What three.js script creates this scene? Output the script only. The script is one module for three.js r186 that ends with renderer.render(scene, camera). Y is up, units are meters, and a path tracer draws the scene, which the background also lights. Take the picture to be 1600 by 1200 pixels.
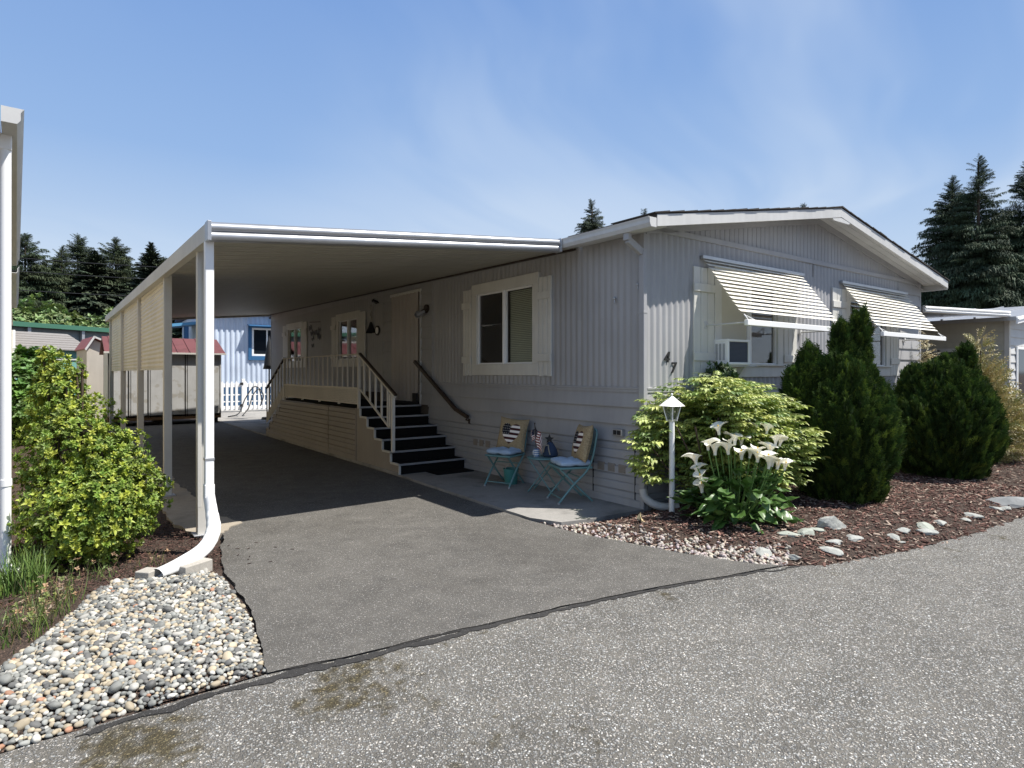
import * as THREE from 'three';
import { mergeGeometries, toCreasedNormals } from 'three/addons/utils/BufferGeometryUtils.js';
import { RoundedBoxGeometry } from 'three/addons/geometries/RoundedBoxGeometry.js';
import { TextGeometry } from 'three/addons/geometries/TextGeometry.js';
import { FontLoader } from 'three/addons/loaders/FontLoader.js';

// ---------- camera, sky, sun, exposure ----------
const scene = new THREE.Scene();
const YAW = 36.5 * Math.PI / 180;
const camera = new THREE.PerspectiveCamera(64.01, 4 / 3, 0.05, 900);
camera.position.set(-5.24, 1.55, 4.62);
camera.lookAt(-5.24 + Math.sin(YAW), 1.55, 4.62 - Math.cos(YAW));
camera.setViewOffset(1600, 1200, 0, 18, 1600, 1200);
camera.updateProjectionMatrix();
const renderer = new THREE.WebGLRenderer({ antialias: true });
renderer.setSize(1024, 768);
renderer.toneMapping = THREE.LinearToneMapping;
renderer.toneMappingExposure = 1.6;
renderer.shadowMap.enabled = true;
const SUN = new THREE.Vector3(0.425, 1, 0.345).normalize();
const sun = new THREE.DirectionalLight(new THREE.Color(1, 0.95, 0.87), 5.0);
sun.position.copy(SUN).multiplyScalar(60); sun.target.position.set(0, 0, -3);
sun.castShadow = true; sun.shadow.mapSize.set(4096, 4096);
Object.assign(sun.shadow.camera, { left: -30, right: 30, top: 30, bottom: -30, near: 1, far: 140 });
scene.add(sun, sun.target);

// ---------- noise ----------
function rng(s) { s >>>= 0; return () => { s = (s + 0x6D2B79F5) | 0; let t = Math.imul(s ^ (s >>> 15), 1 | s); t = (t + Math.imul(t ^ (t >>> 7), 61 | t)) ^ t; return ((t ^ (t >>> 14)) >>> 0) / 4294967296; }; }
const h2 = (x, y, s) => { let n = Math.imul(x, 374761393) + Math.imul(y, 668265263) + Math.imul(s, 362437); n = Math.imul(n ^ (n >>> 13), 1274126177); return ((n ^ (n >>> 16)) >>> 0) / 4294967296; };
function vn(x, y, s = 0, p = 0) {
  let xi = Math.floor(x), yi = Math.floor(y); const fx = x - xi, fy = y - yi;
  const u = fx * fx * (3 - 2 * fx), v = fy * fy * (3 - 2 * fy);
  let x1 = xi + 1, y1 = yi + 1;
  if (p) { xi = ((xi % p) + p) % p; yi = ((yi % p) + p) % p; x1 = ((x1 % p) + p) % p; y1 = ((y1 % p) + p) % p; }
  const a = h2(xi, yi, s), b = h2(x1, yi, s), c = h2(xi, y1, s), d = h2(x1, y1, s);
  return a + (b - a) * u + (c - a) * v + (a - b - c + d) * u * v;
}
function fbm(x, y, s = 0, oct = 4, p = 0) { let a = 0, w = 0.5, t = 0; for (let i = 0; i < oct; i++) { a += w * vn(x, y, s + i * 17, p); t += w; x *= 2; y *= 2; p *= 2; w *= 0.5; } return a / t; }
const lerp = (a, b, t) => a + (b - a) * t, clamp = (v, a = 0, b = 1) => Math.min(b, Math.max(a, v)), sstep = (a, b, x) => { const t = clamp((x - a) / (b - a)); return t * t * (3 - 2 * t); };

// ---------- sky: air and thin cirrus ----------
{
  const W = 2048, H = 1024, data = new Float32Array(W * H * 4);
  const stops = [[0, .69, .80, .92], [8, .56, .70, .885], [18, .31, .485, .80], [32, .195, .355, .71], [60, .15, .275, .58], [90, .115, .225, .51]];
  for (let j = 0; j < H; j++) {
    const el = ((j + .5) / H - .5) * Math.PI, deg = el * 180 / Math.PI, d = Math.max(0, deg);
    let k = 0; while (k < stops.length - 2 && d > stops[k + 1][0]) k++;
    const a = stops[k], b = stops[k + 1], t = clamp((d - a[0]) / (b[0] - a[0]));
    for (let i = 0; i < W; i++) {
      const az = ((i + .5) / W - .5) * 2 * Math.PI, o = (j * W + i) * 4;
      let r = lerp(a[1], b[1], t), g = lerp(a[2], b[2], t), bl = lerp(a[3], b[3], t);
      if (deg > 0) {
        const hh = 1 / (Math.sin(el) + .16), px = Math.cos(az) * Math.cos(el) * hh, py = Math.sin(az) * Math.cos(el) * hh;
        const s = px * .35 + py * .94, q = px * .94 - py * .35;
        const warp = fbm(px * .8, py * .8, 5, 3);
        let c = fbm(s * 1.9 + warp * 1.6, q * .32 + warp * .8, 21, 6);
        const big = fbm(px * .5 + 3, py * .5, 40, 3);
        c = sstep(.42, .66, c) * sstep(.24, .54, big) * .62;
        const f = c * sstep(0, 6, deg);
        r = lerp(r, .66, f); g = lerp(g, .77, f); bl = lerp(bl, .92, f);
      } else { const f = sstep(0, -6, deg); r = lerp(r, .2, f); g = lerp(g, .19, f); bl = lerp(bl, .17, f); }
      data[o] = r / 1.6; data[o + 1] = g / 1.6; data[o + 2] = bl / 1.6; data[o + 3] = 1;
    }
  }
  const sky = new THREE.DataTexture(data, W, H, THREE.RGBAFormat, THREE.FloatType);
  sky.mapping = THREE.EquirectangularReflectionMapping; sky.magFilter = sky.minFilter = THREE.LinearFilter; sky.needsUpdate = true;
  scene.background = sky; scene.environment = sky;
}

// ---------- textures ----------
const enc = v => Math.round(255 * Math.pow(clamp(v), 1 / 2.2));
function dataTex(n, m, arr, srgb, metres) {
  const t = new THREE.DataTexture(arr, n, m, THREE.RGBAFormat); t.wrapS = t.wrapT = THREE.RepeatWrapping;
  t.magFilter = THREE.LinearFilter; t.minFilter = THREE.LinearMipmapLinearFilter; t.generateMipmaps = true;
  if (srgb) t.colorSpace = THREE.SRGBColorSpace; t.repeat.set(1 / metres, 1 / metres); t.needsUpdate = true; return t;
}
// colour + height from loose grains strewn on a ground mass
function grains({ n, metres, seed, base, baseVar, count, r0, r1, tone, dome = 1 }) {
  const R = rng(seed), col = new Float32Array(n * n * 3), ht = new Float32Array(n * n);
  for (let y = 0; y < n; y++) for (let x = 0; x < n; x++) {
    const k = y * n + x, f = 1 + baseVar * (fbm(x / n * 16, y / n * 16, seed, 4, 16) - .5) * 2 + .25 * (R() - .5);
    col[k * 3] = base[0] * f; col[k * 3 + 1] = base[1] * f; col[k * 3 + 2] = base[2] * f; ht[k] = .12 * R();
  }
  for (let i = 0; i < count; i++) {
    const cx = R() * n, cy = R() * n, a = lerp(r0, r1, R() * R()), b = a * (.55 + .45 * R()), th = R() * 6.283, ct = Math.cos(th), st = Math.sin(th), c = tone(R), h = .45 + .55 * R();
    const e = Math.ceil(a);
    for (let dy = -e; dy <= e; dy++) for (let dx = -e; dx <= e; dx++) {
      const u = (dx * ct + dy * st) / a, v = (-dx * st + dy * ct) / b, q = u * u + v * v; if (q > 1) continue;
      const k = ((Math.floor(cy + dy) + n) % n) * n + (Math.floor(cx + dx) + n) % n, hh = h * (1 - dome * q * .7);
      if (hh < ht[k]) continue; ht[k] = hh; col[k * 3] = c[0]; col[k * 3 + 1] = c[1]; col[k * 3 + 2] = c[2];
    }
  }
  const A = new Uint8Array(n * n * 4), B = new Uint8Array(n * n * 4);
  for (let k = 0; k < n * n; k++) { A[k * 4] = enc(col[k * 3]); A[k * 4 + 1] = enc(col[k * 3 + 1]); A[k * 4 + 2] = enc(col[k * 3 + 2]); A[k * 4 + 3] = 255; B[k * 4] = B[k * 4 + 1] = B[k * 4 + 2] = Math.round(255 * clamp(ht[k])); B[k * 4 + 3] = 255; }
  return { map: dataTex(n, n, A, true, metres), bumpMap: dataTex(n, n, B, false, metres) };
}
function fieldTex(n, metres, fn, srgb = true) {
  const A = new Uint8Array(n * n * 4);
  for (let y = 0; y < n; y++) for (let x = 0; x < n; x++) { const c = fn(x / n, y / n), k = (y * n + x) * 4; A[k] = enc(c[0]); A[k + 1] = enc(c[1]); A[k + 2] = enc(c[2]); A[k + 3] = 255; }
  return dataTex(n, n, A, srgb, metres);
}
const grey = v => [v, v, v];
const grimeTex = fieldTex(512, 2.2, (u, v) => { const a = fbm(u * 4, v * 4, 3, 5, 4), b = fbm(u * 40, v * 5, 9, 3, 40), c = vn(u * 256, v * 256, 4, 256); return grey(.70 + .22 * a + .11 * b + .03 * c); });
const dirtyTex = fieldTex(512, 1.3, (u, v) => { const a = fbm(u * 5, v * 5, 31, 5, 5), b = fbm(u * 60, v * 4, 19, 3, 60), c = vn(u * 256, v * 256, 4, 256), d = sstep(.56, .74, fbm(u * 9, v * 9, 55, 4, 9)); return [.74 + .2 * a + .08 * b + .03 * c - .16 * d, .73 + .2 * a + .08 * b + .03 * c - .19 * d, .71 + .2 * a + .08 * b + .03 * c - .24 * d]; });
const fineBump = fieldTex(512, .35, (u, v) => grey(.35 + .4 * fbm(u * 32, v * 32, 8, 4, 32)), false);
const concTex = fieldTex(1024, 3, (u, v) => { const a = fbm(u * 5, v * 5, 71, 5, 5), b = fbm(u * 60, v * 60, 72, 3, 60), c = vn(u * 512, v * 512, 73, 512), s = sstep(.55, .75, fbm(u * 8, v * 8, 74, 4, 8)); const k = .17 + .14 * a + .05 * b + .06 * (c - .5) - .07 * s; return [k * 1.04, k, k * .94]; });
const gr = (v, w = 0) => [v * (1 + w), v, v * (1 - w)];
const roadTex = grains({ n: 2048, metres: 2.6, seed: 11, base: [.085, .079, .070], baseVar: .35, count: 105000, r0: 2.1, r1: 6.0, tone: R => { const q = R(); const v = q < .32 ? .07 + .05 * R() : q < .85 ? .15 + .12 * R() : .28 + .24 * R(); const w = (R() - .3) * .14; return gr(v, w); } });
const driveTex = grains({ n: 2048, metres: 2.2, seed: 12, base: [.065, .061, .055], baseVar: .35, count: 70000, r0: 1.6, r1: 4.4, tone: R => { const q = R(); const v = q < .42 ? .045 + .04 * R() : q < .85 ? .11 + .08 * R() : .2 + .16 * R(); return gr(v, .05 + (R() - .5) * .12); } });
const soilTex = grains({ n: 1024, metres: 1.2, seed: 13, base: [.05, .032, .022], baseVar: .5, count: 16000, r0: 2, r1: 9, tone: R => { const v = .03 + .10 * R() * R() + .02; return [v * 1.35, v * .85, v * .62]; } });
const rockTex = fieldTex(256, .25, (u, v) => { const a = fbm(u * 6, v * 6, 91, 5, 6), c = vn(u * 128, v * 128, 92, 128); return grey(.7 + .3 * a + .12 * (c - .5)); });

// ---------- materials ----------
const lin = (r, g, b) => new THREE.Color().setRGB(r, g, b);
function mat(c, o = {}) { const m = new THREE.MeshStandardMaterial({ color: Array.isArray(c) ? lin(...c) : c, roughness: .6, ...o }); return m; }
function phys(c, o = {}) { return new THREE.MeshPhysicalMaterial({ color: lin(...c), roughness: .6, ...o }); }
const paintO = { map: grimeTex, roughness: .55 };
const M = {
  siding: mat([.385, .385, .395], { ...paintO }),
  white: mat([.60, .60, .59], paintO), whiteClean: mat([.84, .84, .83], { roughness: .45 }), trim: mat([.62, .60, .55], { ...paintO }),
  cream: mat([.70, .655, .575], { ...paintO }), tanSkirt: mat([.29, .255, .22], { ...paintO }), shutter: mat([.70, .69, .64], { ...paintO }),
  panTan: mat([.43, .41, .345], paintO), galv: mat([.50, .51, .53], { roughness: .35, metalness: .6, map: grimeTex }),
  shingle: mat([.035, .03, .028], { roughness: .95 }), black: mat([.012, .012, .013], { roughness: .6 }), rubber: phys([.011, .0105, .010], { roughness: 1, specularIntensity: .25, bumpMap: fineBump, bumpScale: .002 }),
  handrail: mat([.035, .02, .013], { roughness: .45 }), dark: mat([.02, .02, .02], { roughness: .9 }), interior: mat([.10, .085, .07], { roughness: .95 }),
  glass: phys([1, 1, 1], { roughness: .03, transmission: 1, thickness: 0, ior: 1.5 }), glassDark: phys([.35, .37, .36], { roughness: .03, transmission: 1, thickness: 0, ior: 1.5 }),
  teal: mat([.15, .29, .29], { roughness: .42, map: grimeTex }), tealDark: mat([.07, .26, .24], { roughness: .4 }), door: mat([.46, .42, .385], paintO),
  road: mat([1.13, 1.13, 1.13], { ...roadTex, bumpScale: .008, roughness: .92, vertexColors: true }), drive: mat([1, 1, 1], { ...driveTex, bumpScale: .0035, roughness: .93, vertexColors: true }),
  tar: mat([.33, .33, .34], { ...driveTex, bumpScale: .004, roughness: .8 }), conc: mat([1, 1, 1], { map: concTex, bumpMap: fineBump, bumpScale: .002, roughness: .9 }),
  concBlock: mat([1.35, 1.32, 1.25], { map: concTex, bumpMap: fineBump, bumpScale: .003, roughness: .95 }), soil: mat([1, 1, 1], { ...soilTex, bumpScale: .02, roughness: 1 }),
  bark: mat([.07, .05, .035], { roughness: 1 }), stem: mat([.06, .10, .03], { roughness: .8 })
};

// ---------- builders ----------
const taken = new Map();
function numbered(n) { const k = taken.get(n) || 0; taken.set(n, k + 1); return k ? `${n}_${String(k).padStart(3, '0')}` : n; }
function tag(o, label, category, group, kind) { if (label) o.userData.label = label; if (category) o.userData.category = category; if (group) o.userData.group = group; if (kind) o.userData.kind = kind; return o; }
function thing(name, label, category, p = [0, 0, 0], ry = 0, group) { const o = new THREE.Group(); o.name = numbered(name); o.position.set(...p); o.rotation.y = ry; scene.add(o); return tag(o, label, category, group); }
function uvm(g) { // texture coordinates in metres, by the way each face points
  if (!g.attributes.normal) g.computeVertexNormals();
  const p = g.attributes.position, n = g.attributes.normal, uv = new Float32Array(p.count * 2);
  for (let i = 0; i < p.count; i++) { const ax = Math.abs(n.getX(i)), ay = Math.abs(n.getY(i)), az = Math.abs(n.getZ(i)); let u, v;
    if (ay >= ax && ay >= az) { u = p.getX(i); v = p.getZ(i); } else if (ax >= az) { u = p.getZ(i); v = p.getY(i); } else { u = p.getX(i); v = p.getY(i); }
    uv[i * 2] = u; uv[i * 2 + 1] = v; }
  g.setAttribute('uv', new THREE.BufferAttribute(uv, 2)); return g;
}
function G(list) { if (!Array.isArray(list)) return list; if (list.length === 1) return list[0]; return mergeGeometries(list.map(g => { g = g.index ? g.toNonIndexed() : g; for (const k of Object.keys(g.attributes)) if (!['position', 'normal', 'uv'].includes(k)) g.deleteAttribute(k); if (!g.attributes.uv) g.setAttribute('uv', new THREE.BufferAttribute(new Float32Array(g.attributes.position.count * 2), 2)); return g; })); }
function part(parent, name, geo, m, label) { let g = G(geo); if (!g.userData.keepUV && (m.map || m.bumpMap)) g = uvm(g); const o = new THREE.Mesh(g, m); o.name = name; parent.add(o); if (label) o.userData.label = label; return o; }
function solo(name, geo, m, label, category, group) { const o = part(scene, numbered(name), geo, m); return tag(o, label, category, group); }
function struct(name, geo, m) { const o = part(scene, numbered(name), geo, m); o.userData.kind = 'structure'; return o; }
function sub(parent, name, label) { const o = new THREE.Group(); o.name = name; parent.add(o); if (label) o.userData.label = label; return o; }
const box = (x0, x1, y0, y1, z0, z1) => new THREE.BoxGeometry(x1 - x0, y1 - y0, z1 - z0).translate((x0 + x1) / 2, (y0 + y1) / 2, (z0 + z1) / 2);
const rbox = (x0, x1, y0, y1, z0, z1, r = .006) => new RoundedBoxGeometry(x1 - x0, y1 - y0, z1 - z0, 2, Math.min(r, (x1 - x0) * .45, (y1 - y0) * .45, (z1 - z0) * .45)).translate((x0 + x1) / 2, (y0 + y1) / 2, (z0 + z1) / 2);
const V = (x, y, z) => new THREE.Vector3(x, y, z);
function bar(a, b, w, h = w) { // square bar between two points
  const A = V(...a), B = V(...b), L = A.distanceTo(B), g = new RoundedBoxGeometry(w, h, L, 1, Math.min(w, h) * .15);
  const m = new THREE.Matrix4().lookAt(A, B, Math.abs(B.y - A.y) / L > .95 ? V(0, 0, 1) : V(0, 1, 0)); g.applyMatrix4(m); return g.translate((A.x + B.x) / 2, (A.y + B.y) / 2, (A.z + B.z) / 2);
}
function tube(pts, r, seg = 24, rad = 8, closed = false) { return new THREE.TubeGeometry(new THREE.CatmullRomCurve3(pts.map(p => V(...p)), closed, 'centripetal'), seg, r, rad, closed); }
function rod(a, b, r, rad = 8) { return new THREE.TubeGeometry(new THREE.LineCurve3(V(...a), V(...b)), 1, r, rad, false); }
function prism(poly, a, b, map, crease = 0) { // cross-section poly in (p,q) swept from a to b; map(p,q,t) gives the point
  const pos = [], n = poly.length, q = (p, t) => map(p[0], p[1], t);
  for (let i = 0; i < n; i++) { const A = q(poly[i], a), B = q(poly[(i + 1) % n], a), C = q(poly[(i + 1) % n], b), D = q(poly[i], b); pos.push(...A, ...B, ...C, ...A, ...C, ...D); }
  const tri = THREE.ShapeUtils.triangulateShape(poly.map(p => new THREE.Vector2(p[0], p[1])), []);
  for (const [i, j, k] of tri) { pos.push(...q(poly[i], a), ...q(poly[k], a), ...q(poly[j], a)); pos.push(...q(poly[i], b), ...q(poly[j], b), ...q(poly[k], b)); }
  let g = new THREE.BufferGeometry(); g.setAttribute('position', new THREE.Float32BufferAttribute(pos, 3));
  // turn the faces outward if they came out inside in
  let vol = 0; for (let i = 0; i < pos.length; i += 9) vol += pos[i] * (pos[i + 4] * pos[i + 8] - pos[i + 5] * pos[i + 7]) - pos[i + 1] * (pos[i + 3] * pos[i + 8] - pos[i + 5] * pos[i + 6]) + pos[i + 2] * (pos[i + 3] * pos[i + 7] - pos[i + 4] * pos[i + 6]);
  if (vol < 0) for (let i = 0; i < pos.length; i += 9) for (let k = 0; k < 3; k++) { const t = pos[i + 3 + k]; pos[i + 3 + k] = pos[i + 6 + k]; pos[i + 6 + k] = t; }
  g.setAttribute('position', new THREE.Float32BufferAttribute(pos, 3)); g.computeVertexNormals(); if (crease) g = toCreasedNormals(g, crease); return g;
}
const toLeft = g => g.rotateY(-Math.PI / 2);              // (along, up, out) -> the wall x = 0 that faces -x: along = z, out = -x
function sheet(u0, u1, v0, v1, period, prof, w0 = 0, topFn) { // profiled metal sheet in (u, v, w)
  const us = [], ws = []; const k0 = Math.floor(u0 / period) - 1, k1 = Math.ceil(u1 / period) + 1;
  us.push(u0); for (let k = k0; k <= k1; k++) for (const [ph] of prof) { const u = (k + ph) * period; if (u > u0 + 1e-4 && u < u1 - 1e-4) us.push(u); } us.push(u1);
  const W = u => { let ph = u / period; ph -= Math.floor(ph); let i = 0; while (i < prof.length - 1 && prof[i + 1][0] <= ph) i++; const a = prof[i], b = prof[i + 1] || [1, prof[0][1]]; return a[1] + (b[1] - a[1]) * ((ph - a[0]) / Math.max(1e-6, b[0] - a[0])); };
  const pos = [], idx = []; us.forEach((u, i) => { const w = W(u) + w0, t = topFn ? topFn(u) : v1; pos.push(u, v0, w, u, t, w); if (i) { const a = 2 * (i - 1); idx.push(a, a + 2, a + 1, a + 1, a + 2, a + 3); } });
  const g = new THREE.BufferGeometry(); g.setAttribute('position', new THREE.Float32BufferAttribute(pos, 3)); g.setIndex(idx); g.computeVertexNormals(); return g;
}
const wave = (d, n = 10) => Array.from({ length: n }, (_, i) => [i / n, d * Math.pow(.5 - .5 * Math.cos(2 * Math.PI * i / n), .8)]);
const groove = d => [[0, d], [.88, d], [.9, 0], [.975, 0], [.995, d]];
function rects(u0, u1, v0, v1, holes) { // the wall left over round its openings
  const out = []; const hs = [...holes].sort((a, b) => a[0] - b[0]); let u = u0;
  for (const [a, b, c, d] of hs) { if (a > u) out.push([u, a, v0, v1]); if (c > v0) out.push([a, b, v0, c]); if (d < v1) out.push([a, b, d, v1]); u = b; }
  if (u < u1) out.push([u, u1, v0, v1]); return out;
}
function inPoly(x, z, P) { let c = false; for (let i = 0, j = P.length - 1; i < P.length; j = i++) if ((P[i][1] > z) !== (P[j][1] > z) && x < (P[j][0] - P[i][0]) * (z - P[i][1]) / (P[j][1] - P[i][1]) + P[i][0]) c = !c; return c; }
function edgeDist(x, z, P) { let m = 1e9; for (let i = 0, j = P.length - 1; i < P.length; j = i++) { const ax = P[j][0], az = P[j][1], bx = P[i][0] - ax, bz = P[i][1] - az, t = clamp(((x - ax) * bx + (z - az) * bz) / (bx * bx + bz * bz)); m = Math.min(m, Math.hypot(x - ax - bx * t, z - az - bz * t)); } return m; }
function slab(P, y0, y1, wob = 0, seed = 1, fq = 5) { // a poured sheet with an uneven rim
  const pts = []; for (let i = 0; i < P.length; i++) { const a = P[i], b = P[(i + 1) % P.length], L = Math.hypot(b[0] - a[0], b[1] - a[1]), n = wob ? Math.max(1, Math.min(300, Math.round(L / (fq > 5 ? .02 : .06)))) : 1; for (let k = 0; k < n; k++) { const t = k / n, x = lerp(a[0], b[0], t), z = lerp(a[1], b[1], t); pts.push([x + wob * (fbm(x * fq, z * fq, seed, 4) - .5), z + wob * (fbm(x * fq + 9, z * fq, seed + 3, 4) - .5)]); } }
  return prism(pts, y0, y1, (p, q, t) => [p, t, q]);
}
function gridGeo(x0, x1, z0, z1, dx, dz, yf, keep, cf) {
  const nx = Math.round((x1 - x0) / dx), nz = Math.round((z1 - z0) / dz), pos = [], col = [], idx = [];
  for (let j = 0; j <= nz; j++) for (let i = 0; i <= nx; i++) { const x = x0 + (x1 - x0) * i / nx, z = z0 + (z1 - z0) * j / nz; const y = yf(x, z); if (Array.isArray(y)) pos.push(...y); else pos.push(x, y, z); if (cf) col.push(...cf(pos[pos.length - 3], pos[pos.length - 1])); }
  for (let j = 0; j < nz; j++) for (let i = 0; i < nx; i++) { const a = j * (nx + 1) + i; if (keep && !keep(x0 + (x1 - x0) * (i + .5) / nx, z0 + (z1 - z0) * (j + .5) / nz)) continue; idx.push(a, a + nx + 1, a + 1, a + 1, a + nx + 1, a + nx + 2); }
  const g = new THREE.BufferGeometry(); g.setAttribute('position', new THREE.Float32BufferAttribute(pos, 3)); if (cf) g.setAttribute('color', new THREE.Float32BufferAttribute(col, 3)); g.setIndex(idx); g.computeVertexNormals(); return uvm(g);
}
function scatter(parent, name, geo, m, items, label) { // items: [matrix, colour?]
  const o = new THREE.InstancedMesh(geo, m, items.length); o.name = name; items.forEach(([q, c], i) => { o.setMatrixAt(i, q); if (c) o.setColorAt(i, c); });
  parent.add(o); o.userData.kind = 'stuff'; if (label) o.userData.label = label; return o;
}
const Q = (p, e, s) => new THREE.Matrix4().compose(V(...p), new THREE.Quaternion().setFromEuler(new THREE.Euler(...e, 'YXZ')), Array.isArray(s) ? V(...s) : V(s, s, s));
function aim(p, dir, roll, s) { // y axis along dir
  const q = new THREE.Quaternion().setFromUnitVectors(V(0, 1, 0), dir.clone().normalize()); q.multiply(new THREE.Quaternion().setFromAxisAngle(V(0, 1, 0), roll)); return new THREE.Matrix4().compose(p.isVector3 ? p : V(...p), q, Array.isArray(s) ? V(...s) : V(s, s, s));
}
// ---------- ground ----------
const roadEdge = [[-60, 1.9], [-20, 1.6], [-8, 1.42], [-5.43, 1.38], [-4.38, 1.33], [-3.91, 1.40], [-3.29, 1.46], [-2.44, 1.55], [-1.55, 1.70], [-.6, 1.95], [-.26, 2.15], [.72, 2.37], [1.8, 2.5], [3.16, 2.58], [6, 2.72], [12, 2.9], [60, 4]];
function edgeZ(x) { let i = 0; while (i < roadEdge.length - 2 && x > roadEdge[i + 1][0]) i++; const a = roadEdge[i], b = roadEdge[i + 1]; return lerp(a[1], b[1], clamp((x - a[0]) / (b[0] - a[0]))); }
struct('ground', new THREE.PlaneGeometry(900, 900).rotateX(-Math.PI / 2).translate(0, -.04, -60), M.soil);
{ // road: the moss along its left edge is a growth on the stone chips
  const cf = (x, z) => { const d = z - edgeZ(x), n = fbm(x * 2.2, z * 2.2, 61, 4), f = fbm(x * 26, z * 26, 62, 3), m = sstep(.52, .68, n * .62 + f * .38 - .10 * clamp(d * 1.1 - .3, -.3, 2) - .16 * sstep(-4.2, -2.6, x) + .045) * sstep(.02, .12, d); const b = .88 + .44 * fbm(x * .7, z * 1.1, 63, 5) + .10 * (vn(x * 9, z * 9, 64) - .5); return [lerp(b, .30, m * .85), lerp(b, .225, m * .85), lerp(b * .97, .09, m * .9)]; };
  const near = gridGeo(0, 560, 0, 190, 1, 1, (i, j) => { const x = -8 + i * .02, e = edgeZ(x); return [x, .004 * (fbm(x * 1.5, j * .05, 65, 3) - .5), e + .012 * (fbm(x * 7, 2, 66, 3) - .5) * (j ? 0 : 1) + j * .022]; }, null, cf);
  const far = gridGeo(0, 60, 0, 10, 1, 1, (i, j) => { const x = -60 + i * 2, e = edgeZ(x) + (x > -8.5 && x < 3.7 ? 4.18 : 0); return [x, -.006, lerp(e, 10.5, j / 10)]; }, null, () => [1.08, 1.08, 1.06]);
  struct('road', [near], M.road).geometry.setAttribute('color', near.attributes.color);
  const f = new THREE.Mesh(far, M.road); f.name = numbered('road'); f.userData.kind = 'structure'; scene.add(f);
}
const drivePoly = [[-3.86, -2.4], [-4.0, -1.5], [-4.1, -1.2], [-4.19, -.61], [-4.21, -.02], [-4.23, .47], [-4.29, .89], [-4.37, 1.34], [-3.91, 1.41], [-3.29, 1.48], [-2.44, 1.57], [-1.55, 1.71], [-.62, 1.94], [-.74, 1.82], [-.87, 1.55], [-.98, 1.25], [-1.10, .78], [-1.25, .26], [-1.3, -.40], [-1.27, -1.86], [-1.2, -3.94], [-1.15, -16], [-3.95, -16], [-3.95, -6]];
{
  struct('driveway', slab(drivePoly, -.05, .008, .04, 5), M.tar);
  const side = (pts, z) => { let i = 0; while (i < pts.length - 2 && z > pts[i + 1][1]) i++; const a = pts[i], b = pts[i + 1]; return lerp(a[0], b[0], clamp((z - a[1]) / (b[1] - a[1]))); };
  const lp = [[-3.95, -16], [-3.95, -6], [-3.86, -2.4], [-4.0, -1.5], [-4.1, -1.2], [-4.19, -.61], [-4.21, -.02], [-4.23, .47], [-4.29, .89], [-4.37, 1.36]], rp = [[-1.14, -16], [-1.19, -3.94], [-1.26, -1.86], [-1.29, -.4], [-1.24, .26], [-1.09, .78], [-.97, 1.25], [-.86, 1.55], [-.73, 1.82], [-.58, 1.97]];
  const g = gridGeo(0, 110, 0, 420, 1, 1, (i, j) => { const u = i / 110, t = 1 - Math.pow(1 - j / 420, 1.5), e = edgeZ(lerp(-4.37, -.58, u)) + .012, z = lerp(-16, e, t), w = .05 * (fbm(z * 6, 3, 5, 4) - .5), x = lerp(side(lp, z) + w, side(rp, z) + .4 * w, u); return [x, .0125, z + .03 * (fbm(x * 6, 8, 6, 4) - .5) * sstep(.9, 1, t)]; }, null, (x, z) => { const b = 1.06 + .32 * (fbm(x * .9, z * .9, 161, 4)) + .08 * (vn(x * 10, z * 10, 162) - .5), d = sstep(.62, .72, fbm(x * 1.7 + 8, z * 1.2, 163, 4)); return [b - .14 * d, b - .145 * d, b * .985 - .15 * d]; });
  const o = new THREE.Mesh(g, M.drive); o.name = 'asphalt'; scene.children[scene.children.length - 1].add(o);
}
{ // the seam of fresh asphalt between driveway and road
  const lo = [[-5.2, 1.41], [-4.9, 1.43], [-4.6, 1.42], [-4.41, 1.42], [-3.97, 1.475], [-3.36, 1.53], [-2.51, 1.61], [-1.66, 1.745], [-.9, 1.925], [-.5, 2.05]], hi = [[-.5, 2.035], [-.95, 1.89], [-1.55, 1.725], [-2.44, 1.575], [-3.29, 1.49], [-3.91, 1.425], [-4.38, 1.365], [-4.74, 1.37], [-5.1, 1.39]];
  struct('asphalt_seam', slab([...lo, ...hi], -.01, .0060, .085, 8, 12), M.tar);
}
struct('concrete_walkway', [slab([[-1.28, -.42], [-1.14, -.08], [-.75, 0], [-.44, -.01], [.1, .03], [.1, -15.2], [-1.17, -15.2], [-1.17, -3.94], [-1.23, -1.86]], -.05, .035, .025, 3)], M.conc);
struct('concrete_patio', slab([[-1.15, -15.5], [4, -15.5], [4, -22.4], [-1.15, -22.4]], -.05, .02), M.conc);
struct('footing_strip', [slab([[-3.93, -1.75], [-3.72, -2.05], [-3.85, -2.5], [-3.9, -5], [-3.92, -12], [-4.28, -12], [-4.30, -5], [-4.26, -2], [-4.12, -1.7]], -.05, .022, .16, 17)], mat([1.15, 1.05, .9], { map: concTex, bumpMap: fineBump, bumpScale: .004, roughness: 1 }));
const soilY = (x, z) => .0 + .05 * (fbm(x * 2.5, z * 2.5, 81, 4) - .35) * sstep(-4.15, -4.5, x);
struct('garden_strip', gridGeo(-7.2, -4.05, -22, 1.62, .09, .12, (x, z) => z > 1.2 ? -.02 : Math.min(.05, soilY(x, z)) - .012), M.soil);
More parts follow.
